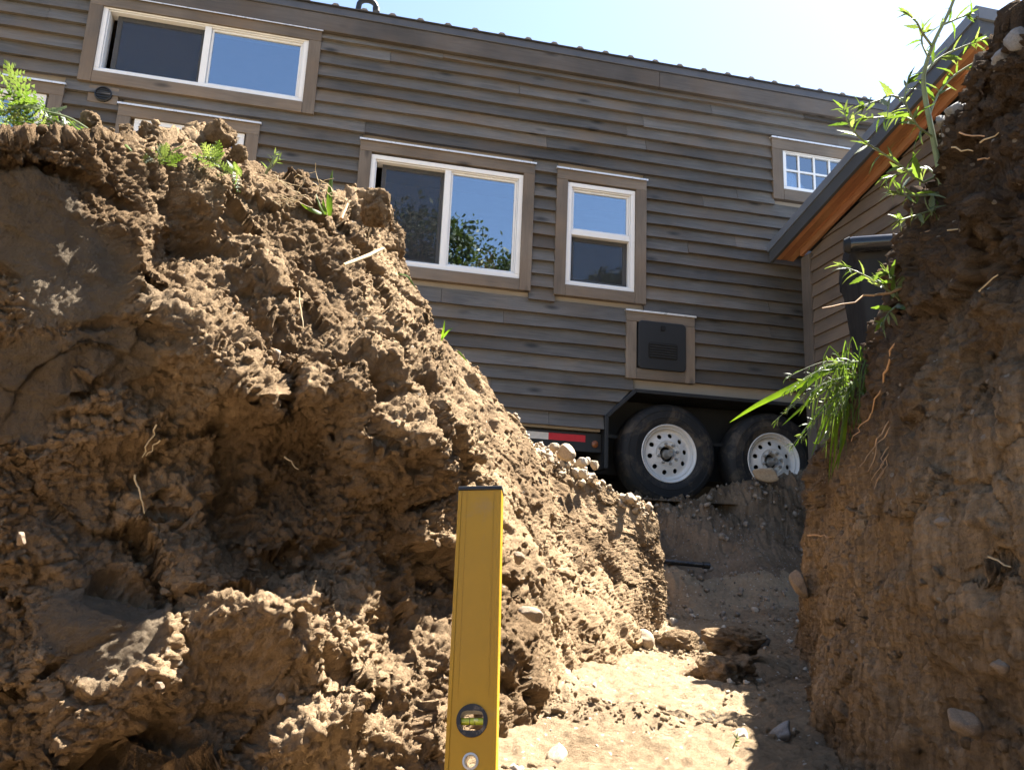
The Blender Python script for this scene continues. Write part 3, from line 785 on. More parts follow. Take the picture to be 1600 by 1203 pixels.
# trailer chassis
m = MB(); m.box(HP, U0, -.55, -.14, -.012, .845, .985); m.box(HP, 1.43, U1, -.14, -.012, .845, .985)
m.box(HP, U0, U1, -.20, -.15, .985, 1.012); m.build('chassis_beam', M['black_steel'], house)
m = MB(); m.box(HP, U0 + .1, U1 - .1, -2.3, -.36, .90, .99); m.box(HP, U0 + .05, U1 - .05, -2.46, -2.42, .40, .99); m.build('chassis_deck_and_sky_block', M['black_steel'], house)  # deck, plus an added rear panel blocking the bright sky below the house
for a, b_, mt in ((-1.55, -1.265, 'red_tape'), (-1.264, -.962, 'white_tape'), (-.961, -.675, 'red_tape')):
    m = MB(); m.box(HP, a, b_, -.0118, -.0095, .915, .967); m.build('reflective_tape', M[mt], house)
T = lambda x, y, a: HP(-.600 + x, -.012 + a, .905 + y)
m = MB(); m.lathe(T, [(.026, 0), (.026, .010), (.018, .016), (.001, .018)], 20); m.build('marker_light', M['amber'], house, True)
# fender with wheel well
fe = link('fender', None, None, house)
outl = [(-.545, .72), (-.545, 1.12), (-.31, 1.345), (1.185, 1.345), (1.42, 1.12), (1.42, .72)]
inl = [(-.515, .72), (-.515, 1.107), (-.297, 1.315), (1.172, 1.315), (1.39, 1.107), (1.39, .72)]
m = MB()
for i in range(5):
    p = [outl[i], outl[i + 1], inl[i + 1], inl[i]]
    m.hexa([HP(x, -.30, z) for x, z in p] + [HP(x, .060, z) for x, z in p])
m.build('fender_skirt', M['black_steel'], fe, bevel=.004)
m = MB(); m.prism(HPz, [(x, z) for x, z in inl], -.34, -.305); m.build('well_back', M['black_steel'], fe)
# axle wheels
def sector_hole(mp, a0, a1, r0, r1, rc, hr, T, depth):
    """ring sector plate with a round hole: mp=MB, angles a0..a1, radii r0..r1, hole centre radius rc and radius hr, axial function depth(r)"""
    am = (a0 + a1) / 2; k = 24; hc = (rc, 0)
    ring = []; bd = []
    for i in range(k):
        t = 2 * math.pi * i / k; x, y = rc + hr * math.cos(t), hr * math.sin(t)
        ring.append((math.hypot(x, y), am + math.atan2(y, x)))
        ct, st = math.cos(t), math.sin(t)
        ha = (a1 - a0) / 2
        sx = ((r1 - rc) if ct > 0 else (rc - r0)) / (abs(ct) + 1e-9); sy = ha * rc / (abs(st) + 1e-9); q = min(sx, sy)
        bd.append((rc + q * ct, am + q * st / rc))
    # add exact corners
    allp = ring + bd; b0 = len(mp.v)
    for (r, a) in allp: mp.v.append(tuple(T(r * math.cos(a), r * math.sin(a), depth(r))))
    for (r, a) in ring: mp.v.append(tuple(T(r * math.cos(a), r * math.sin(a), depth(r) - .012)))
    cor = []
    for (r, a) in ((r1, a1), (r0, a1), (r0, a0), (r1, a0)):
        cor.append(len(mp.v)); mp.v.append(tuple(T(r * math.cos(a), r * math.sin(a), depth(r))))
    ends = []
    for i in range(k):
        j = (i + 1) % k
        mp.f.append((b0 + i, b0 + j, b0 + k + j, b0 + k + i))
        mp.f.append((b0 + i, b0 + j, b0 + 2 * k + j, b0 + 2 * k + i))
        (r_i, a_i), (r_j, a_j) = bd[i], bd[j]
        oni = abs(abs(a_i - am) - (a1 - a0) / 2) < 1e-6; onj = abs(abs(a_j - am) - (a1 - a0) / 2) < 1e-6
        if oni != onj:
            # between a radial side and an arc side: fill the corner
            hi = (r_i + r_j) / 2 > rc; pos = (a_i + a_j) / 2 > am
            c = cor[0 if (hi and pos) else 1 if (not hi and pos) else 2 if (not hi and not pos) else 3]
            mp.f.append((b0 + k + i, b0 + k + j, c))
def wheel(u, rot):
    w = link('wheel', None, None, house)
    T = lambda x, y, a: HP(u + x, a - .005, .878 + y)
    m = MB(); m.lathe(T, [(.215, -.22), (.26, -.235), (.33, -.24), (.372, -.225), (.388, -.20), (.391, -.12), (.388, -.04), (.372, -.015), (.352, -.004), (.338, .0), (.336, .004), (.329, .004), (.327, .001), (.30, .004), (.283, .004), (.281, .0065), (.276, .0065), (.274, .003), (.262, .002), (.235, -.008), (.217, -.018)], 72)
    ty = m.build('tyre', M['rubber'], w, True)
    m = MB()
    m.lathe(T, [(.200, -.10), (.203, -.030), (.212, -.012), (.221, -.006), (.226, -.010), (.224, -.018), (.217, -.022)], 64)
    m.lathe(T, [(.203, -.030), (.196, -.028), (.190, -.036), (.188, -.052), (.176, -.058)], 64)
    dep = lambda r: -.058 + .020 * sstep(.176, .105, np.float64(r))
    for k in range(10):
        a = 2 * math.pi * (k + rot) / 10; sector_hole(m, a - math.pi / 10, a + math.pi / 10, .108, .176, .143, .0185, T, dep)
    m.lathe(T, [(.108, -.038), (.100, -.034), (.094, -.040), (.066, -.040), (.061, -.050), (.060, -.10)], 64)
    m.build('rim', M['rim_white'], w, True)
    m = MB(); m.lathe(T, [(.2, -.10), (.06, -.105), (.001, -.105)], 40); m.build('drum', M['dark_hole'], w, True)
    for k in range(8):
        a = 2 * math.pi * (k + .3) / 8; cx, cy = .077 * math.cos(a), .077 * math.sin(a)
        m = MB(); m.lathe(lambda x, y, h: T(cx + x, cy + y, h), [(.0125, -.040), (.0125, -.024), (.008, -.016), (.001, -.015)], 6); m.build('lug_nut', M['hub_grey'], w)
    m = MB(); m.lathe(T, [(.040, -.10), (.036, -.06), (.028, -.052), (.027, .012), (.024, .018), (.016, .018), (.015, .008), (.001, .008)], 28); m.build('hub_cap', M['hub_grey'], w, True)
    return w
wheel(0.0, .25); wheel(.88, .6)
m = MB(); m.tube([HP(0, -.2, .86), HP(0, -2.2, .86)], .04, 10); m.tube([HP(.88, -.2, .86), HP(.88, -2.2, .86)], .04, 10); m.build('axle', M['black_steel'], house)
#</HOUSE>
#<SHED>
# ------------------------------------------------------------------ lean-to shed beside the house
US = 1.050; OB, OF = .28, 2.10; URK = .827; OE0, OE1 = .10, 2.385; ZE0, ZE1 = 2.66, 3.18
shed = thing('lean_to_shed', 'brown lap-sided shed with dark metal roof edge and cedar soffit beside the house', 'shed', HP(2.3, 1.2, .48))
def roof_z(off): return ZE0 + (ZE1 - ZE0) * (off - OE0) / (OE1 - OE0)
zz = .55; k = 0
while zz < 3.0:
    # boards on the side wall: run along the wall normal direction
    o_hi = OF; o_lo = OB
    zt = zz + .105
    lim = lambda z: OE0 + (z + .215 - ZE0) / (ZE1 - ZE0) * (OE1 - OE0)      # the wall ends below the sloped soffit
    l0, l1 = max(OB + .09, lim(zz)), max(OB + .09, lim(zt + .016))
    if l1 < OF - .02:
        m = MB(); e = rng.uniform(-.001, .001)
        m.hexa([HP(US - .028 + e, l0, zz), HP(US - .028 + e, OF - .09, zz), HP(US - .012, OF - .09, zz), HP(US - .012, l0, zz),
                HP(US - .009, l1, zt + .016), HP(US - .009, OF - .09, zt + .016), HP(US + .003, OF - .09, zt + .016), HP(US + .003, l1, zt + .016)])
        m.build('siding_board', M['shed_siding'], shed)
    zz += .105
m = MB(); m.hexa([HP(US, OB, .5), HP(4.2, OB, .5), HP(4.2, OF, .5), HP(US, OF, .5), HP(US, OB, roof_z(OB) - .2), HP(4.2, OB, roof_z(OB) - .2), HP(4.2, OF, roof_z(OF) - .2), HP(US, OF, roof_z(OF) - .2)])
m.build('wall', M['shed_siding'], shed)
m = MB(); m.box(HP, US - .036, US + .05, OB - .03, OB + .088, .5, roof_z(OB) - .21); m.build('corner_board', M['shed_corner'], shed, bevel=.003)
m = MB(); m.box(HP, US - .036, US + .05, OF - .088, OF + .03, .5, roof_z(OF) - .215); m.build('corner_board', M['shed_corner'], shed, bevel=.003)
# roof deck, fascia and flashing
def SP(u, off, h): return HP(u, off, roof_z(off) + h)
m = MB(); m.box(SP, URK + .03, 4.4, OE0 + .03, OE1 - .03, -.045, -.012); m.build('roof_deck', M['shed_metal'], shed)
m = MB(); m.box(SP, URK - .004, 4.42, OE0 - .02, OE1 + .004, -.011, .0); m.build('roof_sheet', M['shed_flash'], shed)
m = MB(); m.box(SP, URK - .006, URK + .004, OE0 - .022, OE1 + .006, -.070, -.0115); m.build('rake_flashing', M['shed_flash'], shed)
m = MB(); m.box(SP, URK + .0045, URK + .030, OE0 - .012, OE1 - .002, -.170, -.046); m.build('rake_fascia', M['shed_metal'], shed, bevel=.002)
m = MB(); m.box(SP, URK + .0045, 4.4, OE1 - .004, OE1 + .008, -.080, -.0115); m.build('front_flashing', M['shed_flash'], shed)
m = MB(); m.box(SP, URK + .031, 4.4, OE1 - .030, OE1 - .005, -.185, -.046); m.build('front_fascia', M['shed_metal'], shed, bevel=.002)
# cedar soffit boards running along the slope
nb = 3; w = (US - .02 - (URK + .031)) / nb
for k in range(nb):
    m = MB(); a = URK + .031 + k * w; m.box(SP, a + .0015, a + w - .0015, OE0 + .02, OE1 - .033, -.150 + .002 * (k % 2), -.060); m.build('soffit_board', M['cedar'], shed)
for k in range(7):
    a = US + .03 + k * .45; m = MB(); m.box(SP, a + .0015, a + .4485, OF + .034, OE1 - .034, -.150 + .002 * (k % 2), -.060); m.build('soffit_board', M['cedar'], shed)
m = MB(); m.box(SP, US - .058, US - .034, OB, OF - .0, -.205, -.152); m.build('frieze_board', M['cedar'], shed)
#</SHED>
#<PROPS>
# ------------------------------------------------------------------ spirit level
LT = Vector((-.0372, 1.1504, .1011)); LA = Vector((.02418, -.32933, -.94391)).normalized()
L1 = Vector((.9945, -.105, 0)); L1 = (L1 - LA * L1.dot(LA)).normalized(); L2 = L1.cross(LA).normalized()
if L2.y > 0: L2 = -L2                      # towards the viewer
lev = thing('spirit_level', 'yellow box-beam spirit level standing upright in the trench', 'spirit level', LT + LA * .6)
def LP(x, s, d): return LT + L1 * x + LA * s + L2 * d
def plate_hole(m, x0, x1, s0, s1, cx, cs, r, d0, d1, k=32):
    """slab section with a round through hole"""
    ring = [(cx + r * math.cos(2 * math.pi * i / k), cs + r * math.sin(2 * math.pi * i / k)) for i in range(k)]
    bd = []
    for i in range(k):
        t = 2 * math.pi * i / k; ct, st = math.cos(t), math.sin(t)
        q = min(((x1 - cx) if ct > 0 else (cx - x0)) / (abs(ct) + 1e-9), ((s1 - cs) if st > 0 else (cs - s0)) / (abs(st) + 1e-9))
        bd.append((cx + q * ct, cs + q * st))
    corners = [(x1, s1), (x0, s1), (x0, s0), (x1, s0)]
    for d in (d0, d1):
        b0 = len(m.v); m.v += [tuple(LP(x, s, d)) for x, s in ring + bd + corners]
        for i in range(k):
            j = (i + 1) % k; m.f.append((b0 + i, b0 + j, b0 + k + j, b0 + k + i))
            (xa, sa), (xb, sb_) = bd[i], bd[j]
            ona = min(abs(xa - x0), abs(xa - x1)) < 1e-7; onb = min(abs(xb - x0), abs(xb - x1)) < 1e-7
            if ona != onb:
                c = (0 if sa + sb_ > 2 * cs else 3) if xa + xb > 2 * cx else (1 if sa + sb_ > 2 * cs else 2)
                m.f.append((b0 + k + i, b0 + k + j, b0 + 2 * k + c))
    b0 = len(m.v); m.v += [tuple(LP(x, s, d0)) for x, s in ring] + [tuple(LP(x, s, d1)) for x, s in ring]
    for i in range(k):
        j = (i + 1) % k; m.f.append((b0 + i, b0 + j, b0 + k + j, b0 + k + i))
    m.add([LP(x0, s0, d0), LP(x0, s1, d0), LP(x0, s1, d1), LP(x0, s0, d1)], [(0, 1, 2, 3)])
    m.add([LP(x1, s0, d0), LP(x1, s1, d0), LP(x1, s1, d1), LP(x1, s0, d1)], [(0, 1, 2, 3)])
HW, TH = .0300, .0115
SV, SH = .308, .353
m = MB()
m.box(LP, -HW, HW, .006, SV - .024, -TH, TH)
plate_hole(m, -HW, HW, SV - .024, SV + .024, 0, SV, .0192, -TH, TH)
plate_hole(m, -HW, HW, SV + .024, SH + .02, 0, SH, .0072, -TH, TH)
m.box(LP, -HW, HW, SH + .02, .598, -TH, TH)
m.build('body', M['level_yellow'], lev)
for sx in (-1, 1):
    m = MB(); a0, a1 = sorted((sx * (HW - .0045), sx * (HW + .0006))); m.box(LP, a0, a1, .0065, .598, -TH - .0012, TH + .0012); m.build('edge_flange', M['level_yellow'], lev, bevel=.0008)
for sx in (-.019, .019):
    m = MB(); m.box(LP, sx - .0006, sx + .0006, .007, SV - .026, TH - .001, TH + .0005); m.build('groove_rib', M['level_yellow'], lev)
m = MB(); m.box(LP, -HW - .0012, HW + .0012, .0, .0055, -TH - .002, TH + .002); m.build('end_cap', M['cap_black'], lev, bevel=.001)
m = MB(); m.box(LP, -HW - .0012, HW + .0012, .5985, .606, -TH - .002, TH + .002); m.build('end_cap', M['cap_black'], lev, bevel=.001)
vh = link('vial_housing', None, None, lev)
k = 40; m = MB()
def sq(t, a, b, p): 
    c, s_1 = math.cos(t), math.sin(t); return (a * math.copysign(abs(c) ** p, c), b * math.copysign(abs(s_1) ** p, s_1))
lay = []
for d, inner in ((TH + .0012, False), (TH + .0012, True), (-TH - .0012, True), (-TH - .0012, False)):
    lay.append([(LP(*( (lambda q: (q[0], SV + q[1]))(sq(2 * math.pi * i / k, .0138, .0112, .5) if inner else (.0190 * math.cos(2 * math.pi * i / k), .0190 * math.sin(2 * math.pi * i / k)))), d)) for i in range(k)])
for q in range(4):
    b0 = len(m.v); m.v += [tuple(p) for p in lay[q]] + [tuple(p) for p in lay[(q + 1) % 4]]
    for i in range(k):
        j = (i + 1) % k; m.f.append((b0 + i, b0 + j, b0 + k + j, b0 + k + i))
m.build('ring', M['cap_black'], vh)
m = MB(); m.tube([LP(-.0135, SV, .004), LP(.0135, SV, .004)], .0042, 16); m.build('vial', M['vial'], vh, True)
for x in (-.0032, .0032):
    m = MB(); m.tube([LP(x - .0004, SV, .004), LP(x + .0004, SV, .004)], .0044, 16); m.build('vial_line', M['vial_mark'], vh, True)
m = MB(); m.tube([LP(.0008, SV - .0009, .0062), LP(.0024, SV - .0009, .0066), LP(.0066, SV - .0009, .0066), LP(.008, SV - .0009, .0062)], [.0008, .0021, .0021, .0008], 10); m.build('bubble', M['bubble'], vh, True)
m = MB(); m.lathe(lambda x, y, h: LP(x, SH + y, h), [(.0066, -TH), (.0066, TH), (.0072, TH + .0012), (.0096, TH + .0010), (.0096, TH + .0001)], 28); m.build('hang_hole_grommet', M['alu'], lev, True)

# ------------------------------------------------------------------ buried black pipe at the end of the bank
pp = thing('water_pipe', 'thin black plastic pipe crossing the far end of the trench', 'pipe', (.80, 4.75, .03))
m = MB(); m.tube([(.25, 4.70, .085), (.78, 4.80, .060), (.98, 4.84, .051), (1.10, 4.865, .045), (1.20, 4.89, .040)], .0155, 14); m.build('tube', M['pipe'], pp, True)
m = MB(); m.tube([(1.175, 4.883, .0415), (1.215, 4.892, .039)], .0205, 14); m.build('coupling', M['pipe'], pp, True)

# ------------------------------------------------------------------ black bin behind the right bank
BC = Vector((1.735, 3.30, .48)); bx_ = Vector((.954, -.30, 0)); by_ = Vector((-.30, -.954, 0))
def BP(x, y, z): return BC + bx_ * x + by_ * y + Vector((0, 0, z))
bn = thing('wheelie_bin', 'black plastic bin with a shiny rolled rim behind the right bank, by the shed', 'bin', BC)
m = MB()
lv_ = [(.0, .20, .20), (.05, .21, .21), (.45, .245, .25), (.80, .275, .28), (.84, .285, .29)]
for (z0, a0, b0_), (z1, a1, b1_) in zip(lv_[:-1], lv_[1:]):
    P0 = rrect(-a0, a0, -b0_, b0_, .06); P1 = rrect(-a1, a1, -b1_, b1_, .06); q = len(m.v); n_ = len(P0)
    m.v += [tuple(BP(x, y, z0)) for x, y in P0] + [tuple(BP(x, y, z1)) for x, y in P1]
    for i in range(n_):
        j = (i + 1) % n_; m.f.append((q + i, q + j, q + n_ + j, q + n_ + i))
m.build('body', M['bin_plastic'], bn, True)
m = MB(); m.tube([BP(-.30, .305, .855), BP(-.285, .305, .855), BP(.285, .305, .855), BP(.30, .305, .855)], [.030, .034, .034, .030], 18); m.build('rolled_rim', M['bin_gloss'], bn, True)
m = MB(); m.tube([BP(-.318, .305, .855), BP(-.296, .305, .855)], [.026, .037], 18); m.build('rim_end_cap', M['bin_plastic'], bn, True)
prof = [(.25, .87), (.20, .90), (.10, .94), (-.05, .965), (-.26, .96), (-.30, .93), (-.30, .85), (.25, .85)]
m = MB(); m.prism(lambda y, z, x: BP(x, y, z), prof, -.285, .285); m.build('lid', M['bin_plastic'], bn, bevel=.012)
m = MB(); m.lathe(lambda x, y, h: BP(x * 1.0, .262 + h - .10 * 0, .36 + y), [(.165, -.01), (.165, .012), (.15, .018), (.14, .012), (.14, -.01)], 32); m.build('moulded_ring', M['bin_plastic'], bn, True)

# ------------------------------------------------------------------ clods and stones
def ico(sub):
    bm = bmesh.new(); bmesh.ops.create_icosphere(bm, subdivisions=sub, radius=1.0)
    v = np.array([x.co[:] for x in bm.verts]); f = [tuple(q.index for q in x.verts) for x in bm.faces]; bm.free(); return v, f
_I4 = ico(4); _I5 = ico(5); _I2 = ico(2); _I3 = ico(3)
def lump_mesh(name, seed, kind, mat):
    V, Fc = (_I5 if kind == 'clod' else _I4)
    rs = np.random.RandomState(seed); P = V + rs.rand(3) * 50
    if kind == 'clod':
        cut = np.ones(len(V))
        for _ in range(9):                               # broken faces
            nrm = rs.normal(size=3); nrm /= np.linalg.norm(nrm); dlim = rs.uniform(.55, .85); h = V @ nrm * 1.0
            cut = np.minimum(cut, np.where(h > dlim, dlim / np.maximum(h, 1e-6), 1))
        r = cut * (1 + .16 * fbm(P * 1.5, 3)); r += .16 * facets(P * 2.4) + .07 * facets(P * 7) + .03 * facets(P * 18) + .035 * fbm(P * 9, 4, gain=.65) - .10 * sstep(.25, .5, perlin(P * 4))
    else:
        cut = np.ones(len(V))
        for _ in range(7 if kind == 'angular' else 2):
            nrm = rs.normal(size=3); nrm /= np.linalg.norm(nrm); dlim = rs.uniform(.5, .8); h = V @ nrm
            cut = np.minimum(cut, np.where(h > dlim, dlim / np.maximum(h, 1e-6), 1))
        r = cut * (1 + .10 * fbm(P * 1.3, 3)) + .02 * fbm(P * 6, 3)
    me = bpy.data.meshes.new(name); me.from_pydata((V * r[:, None]).tolist(), [], Fc); me.update()
    me.polygons.foreach_set('use_smooth', [True] * len(me.polygons)); me.materials.append(mat)
    return me
CL = [lump_mesh('clod', 100 + i, 'clod', M['soil']) for i in range(6)]
ST = {'tan': [lump_mesh('stone', 200 + i, 'angular', M['stone_tan']) for i in range(3)], 'grey': [lump_mesh('stone', 300 + i, 'angular', M['stone_grey']) for i in range(3)],
      'dirty': [lump_mesh('stone', 500 + i, 'angular', M['stone_dirty']) for i in range(3)],
      'pale': [lump_mesh('stone', 400 + i, 'angular', M['stone_pale']) for i in range(3)]}
rr2 = random.Random(11)
def lump(name, me, p, s, rot=None, parent=None, sq_=(1, 1, 1)):
    o = bpy.data.objects.new(name, me); COL.objects.link(o); o.location = p; o.scale = (s * sq_[0], s * sq_[1], s * sq_[2])
    o.rotation_euler = rot or (rr2.uniform(0, 6), rr2.uniform(0, 6), rr2.uniform(0, 6))
    if parent is not None: o.parent = parent
    return o
g1 = 'earth clods lying on the left bank rim'; g2 = 'earth clods lying on the trench floor'; g3 = 'stones lying on the left bank rim near the wheels'; g4 = 'grey rocks on the right bank top'
for i, (p, s, lab) in enumerate([
    ((-0.681, 1.660, 0.921), .036, 'largest round clod of earth on the left bank rim, under the top window'),
    ((-0.860, 1.460, 0.825), .021, 'round clod of earth on the bank rim, below the round vent'),
    ((-0.767, 1.520, 0.836), .030, 'lumpy clod of earth in front of the half-hidden lower window'),
    ((-0.795, 1.470, 0.813), .017, 'small earth clod on the rim at the left end of the half-hidden lower window'),
    ((-0.732, 1.560, 0.840), .018, 'small earth clod left of the largest rim clod'),
    ((-0.644, 1.680, 0.883), .022, 'flat earth clod on the rim just right of the largest clod'),
    ((-0.402, 2.080, 0.946), .055, 'big peaked lump of earth on the rim in front of the wide middle window')]):
    tag(lump('clod', CL[i % 6], p, s), lab, 'clod', g1)
for i, (p, s, sq_, lab) in enumerate([
    ((0.732, 3.450, -0.291), .075, (1, .9, .85), 'round clod of earth on the trench floor at the foot of the left bank'),
    ((0.746, 2.750, -0.309), .105, (1.1, .8, .85), 'biggest broken clod of earth on the trench floor, in front'),
    ((0.852, 3.050, -0.253), .10, (1, .9, .75), 'angular clod of earth behind the biggest broken one on the trench floor'),
    ((0.675, 2.820, -0.334), .070, (1.15, .8, .55), 'low dark clod of earth left of the biggest broken one'),
    ((0.652, 3.500, -0.288), .045, (1, 1, 1), 'small dark clod of earth between the pale stone and the round clod')]):
    tag(lump('clod', CL[(i + 2) % 6], p, s, rot=(.15, -.1, i * 1.7), sq_=(sq_[0] * 1.3, sq_[1] * 1.15, sq_[2] * .88)), lab, 'clod', g2)
tag(lump('stone', ST['tan'][0], (0.577, 3.400, -0.278), .042), 'pale rounded stone at the foot of the left bank on the trench floor', 'stone')
tag(lump('stone', ST['pale'][1], (0.889, 3.500, -0.299), .055), 'pale flat stone lying behind the broken clods on the trench floor', 'stone')
tag(lump('stone', ST['pale'][2], (0.554, 1.970, -0.365), .026, sq_=(1.2, 1, .7)), 'pale stone in the shaded floor below the broken clods', 'stone')
tag(lump('stone', ST['grey'][2], (0.656, 2.000, -0.364), .035, sq_=(1.3, 1, .7)), 'dark earthy stone on the floor beside the right bank foot', 'stone')
tag(lump('stone', ST['tan'][1], (0.125, 1.740, -0.378), .030, sq_=(1.3, 1, .6)), 'tan half-buried stone at the bottom edge of the trench floor, right of the level', 'stone')
tag(lump('stone', ST['grey'][0], (1.134, 3.750, -0.286), .06, sq_=(1.2, 1, .7)), 'grey stone behind the clods in the shade of the right bank', 'stone')
tag(lump('stone', ST['tan'][2], (1.801, 5.620, 0.686), .075, sq_=(1.35, .8, .75), rot=(.1, .2, .1)), 'tan loaf-shaped stone in front of the rear wheel', 'stone')
for i, (p, s, ty, lab) in enumerate([
    ((0.247, 3.500, 0.482), .042, 'tan', 'largest tan stone on the rim just below the red tape'),
    ((0.324, 3.600, 0.458), .028, 'pale', 'whitest stone on the rim, right of the largest tan one'),
    ((0.404, 3.750, 0.468), .026, 'tan', 'tan stone at the right end of the rim row, nearest the front wheel'),
    ((0.195, 3.480, 0.505), .022, 'tan', 'stone on the rim under the white tape, left of the largest one'),
    ((0.600, 3.950, 0.338), .030, 'tan', 'rounded stone low on the rim, in front of the front tyre'),
    ((0.239, 3.520, 0.445), .020, 'grey', 'small grey stone just under the largest tan one on the rim'),
    ((0.361, 3.680, 0.475), .018, 'pale', 'small stone behind the whitest one on the rim'),
    ((0.343, 3.660, 0.414), .026, 'pale', 'white sliver of stone in the bank below the rim row')]):
    tag(lump('stone', ST[ty][i % 3], p, s), lab, 'stone', g3)
for i, (p, s, ty, lab) in enumerate([
    ((0.818, 1.360, 0.862), .030, 'grey', 'grey rock jutting from the right bank top behind the tall weed'),
    ((0.806, 1.370, 0.819), .024, 'grey', 'grey rock on the right bank just under the jutting one'),
    ((0.769, 1.140, 0.815), .026, 'grey', 'angular dark grey rock on the right bank top near the photo edge'),
    ((0.767, 1.100, 0.823), .026, 'grey', 'topmost rock of the right bank at the photo edge'),
    ((0.804, 1.400, 0.866), .012, 'grey', 'smallest dark rock on the right bank top, next to the weed stem')]):
    tag(lump('rock', ST[ty][i % 3], p, s), lab, 'rock', g4)
# stones set in the banks are pieces of the banks
for p, s, ty, q, par in [((0.647, 1.190, -0.190), .027, 'tan', (1, 1, 1.3), right_bank), ((0.674, 1.240, 0.091), .020, 'tan', (.7, 1, 1.6), right_bank), ((1.117, 3.120, -0.027), .052, 'pale', (.8, 1, 1.4), right_bank),
                     ((0.651, 1.100, -0.103), .014, 'tan', (1, 1, 1.2), right_bank),
                     ((-0.471, 1.550, 0.381), .020, 'tan', (1, 1, 1), left_bank), ((-0.388, 1.600, 0.329), .013, 'pale', (1.4, 1, .7), left_bank), ((0.034, 2.050, 0.015), .022, 'tan', (1, 1, 1), left_bank), ((0.068, 1.950, -0.113), .030, 'pale', (.8, 1, 1.5), left_bank),
                     ((-0.727, 1.240, 0.006), .013, 'tan', (1.2, 1, .8), left_bank), ((-0.515, 1.300, -0.202), .010, 'pale', (1, 1, 1), left_bank), ((-0.344, 1.360, -0.224), .012, 'pale', (1, 1, 1), left_bank), ((0.161, 3.100, 0.394), .02, 'pale', (1, 1, 1), left_bank)]:
    pv = Vector(p); lump('stone', ST['dirty'][rr2.randrange(3)], pv + pv.normalized() * s * .45, s * .75, parent=par, sq_=q)

# ------------------------------------------------------------------ loose crumbs, pebbles (uncountable)
_Vc, _Fc = ico(1)
def scatter(name, pts, nrm, sizes, mat, label, cat, seed, sink=.25, sub=1):
    rs = np.random.RandomState(seed); V, Fc = (_Vc, _Fc) if sub == 1 else _I2
    n = len(pts); k = len(V)
    A = rs.normal(size=(n, 3, 3)); Q = np.linalg.qr(A)[0]
    S = rs.uniform(.6, 1.25, size=(n, 1, 3)); J = 1 + .28 * rs.normal(size=(n, k, 1)).clip(-1.4, 1.4)
    W = np.einsum('nkc,ncd->nkd', V[None] * S * J, Q) * sizes[:, None, None] + (pts + nrm * (sizes * (1 - sink))[:, None] * .6)[:, None]
    f = np.array(Fc); allf = (f[None] + (np.arange(n) * k)[:, None, None]).reshape(-1, 3)
    me = bpy.data.meshes.new(name); me.vertices.add(n * k); me.vertices.foreach_set('co', W.astype(np.float32).ravel())
    me.loops.add(allf.size); me.loops.foreach_set('vertex_index', allf.ravel().astype(np.int32)); me.polygons.add(len(allf))
    me.polygons.foreach_set('loop_start', np.arange(0, allf.size, 3, dtype=np.int32)); me.polygons.foreach_set('loop_total', np.full(len(allf), 3, np.int32))
    me.update(calc_edges=True); me.materials.append(mat)
    o = bpy.data.objects.new(name, me); COL.objects.link(o); o['kind'] = 'stuff'; o['label'] = label; o['category'] = cat
    return o
def surf_pts(G, side, n, seed, cond, zone=None):
    rs = np.random.RandomState(seed); N = grid_normals(G) * side
    a, b2 = G.shape[:2]; w = cond.astype(float)
    e1_ = np.linalg.norm(np.gradient(G, axis=0), axis=2) * np.linalg.norm(np.gradient(G, axis=1), axis=2)
    w = w * e1_
    if zone is not None: w = w * (1 - zone)
    w = (w / w.sum()).ravel(); i = rs.choice(a * b2, n, p=w)
    return G.reshape(-1, 3)[i], N.reshape(-1, 3)[i], rs
vis = (GL[..., 1] < 4.5) & (GL[..., 0] > -1.4)
Nz = (grid_normals(GL) * -1)[..., 2]
p, nn, rs = surf_pts(GL, -1, 15000, 3, vis * (.12 + np.clip(Nz, 0, 1)) * (.15 + sstep(-.2, .5, perlin(GL.reshape(-1, 3) * 4).reshape(Nz.shape))), zl)
scatter('soil_crumbs', p, nn, .0022 + .0085 * rs.rand(len(p)) ** 3.5, M['soil'], 'loose crumbs of brown earth all over the left bank', 'soil crumbs', 4)
vis = (GR[..., 1] < 3.7) & (GR[..., 0] < 1.8); Nz = grid_normals(GR)[..., 2]
p, nn, rs = surf_pts(GR, 1, 5000, 5, vis * (.15 + np.clip(Nz, 0, 1)))
scatter('soil_crumbs', p, nn, .002 + .008 * rs.rand(len(p)) ** 3.5, M['soil_scraped'], 'loose crumbs of earth clinging to the shaded right bank', 'soil crumbs', 6)
tz = np.ones(GF.shape[:2]); tz = (GF[..., 0] > -.2) & (GF[..., 1] > 1.2) & (GF[..., 1] < 4.6) & (GF[..., 0] < 1.6)
p, nn, rs = surf_pts(GF, 1, 6500, 7, tz * sstep(-.1, .6, perlin(GF.reshape(-1, 3) * 3.1).reshape(tz.shape)) ** 2); nn = np.tile([0, 0, 1.], (len(p), 1))
scatter('floor_crumbs', p, nn * .4, .0018 + .009 * rs.rand(len(p)) ** 4, M['soil_floor'], 'crumbs of pale dry earth strewn over the trench floor', 'soil crumbs', 8)
p, nn, rs = surf_pts(GF, 1, 200, 9, tz * 1.0); nn = np.tile([0, 0, 1.], (len(p), 1))
scatter('pebbles', p, nn * .5, .004 + .013 * rs.rand(len(p)) ** 3, M['stone_pale'], 'small pale pebbles on the trench floor', 'pebbles', 10, sub=2)
tz = (GF[..., 1] > 4.2) & (GF[..., 1] < 6.0) & (GF[..., 0] > .5) & (GF[..., 0] < 2.6)
p, nn, rs = surf_pts(GF, 1, 1500, 11, tz * 1.0); nn = np.tile([0, -.3, .95], (len(p), 1))
scatter('gravel', p, nn, .004 + .018 * rs.rand(len(p)) ** 4, M['gravel'], 'grey gravel mixed into the dark heap in front of the wheels', 'gravel', 12)
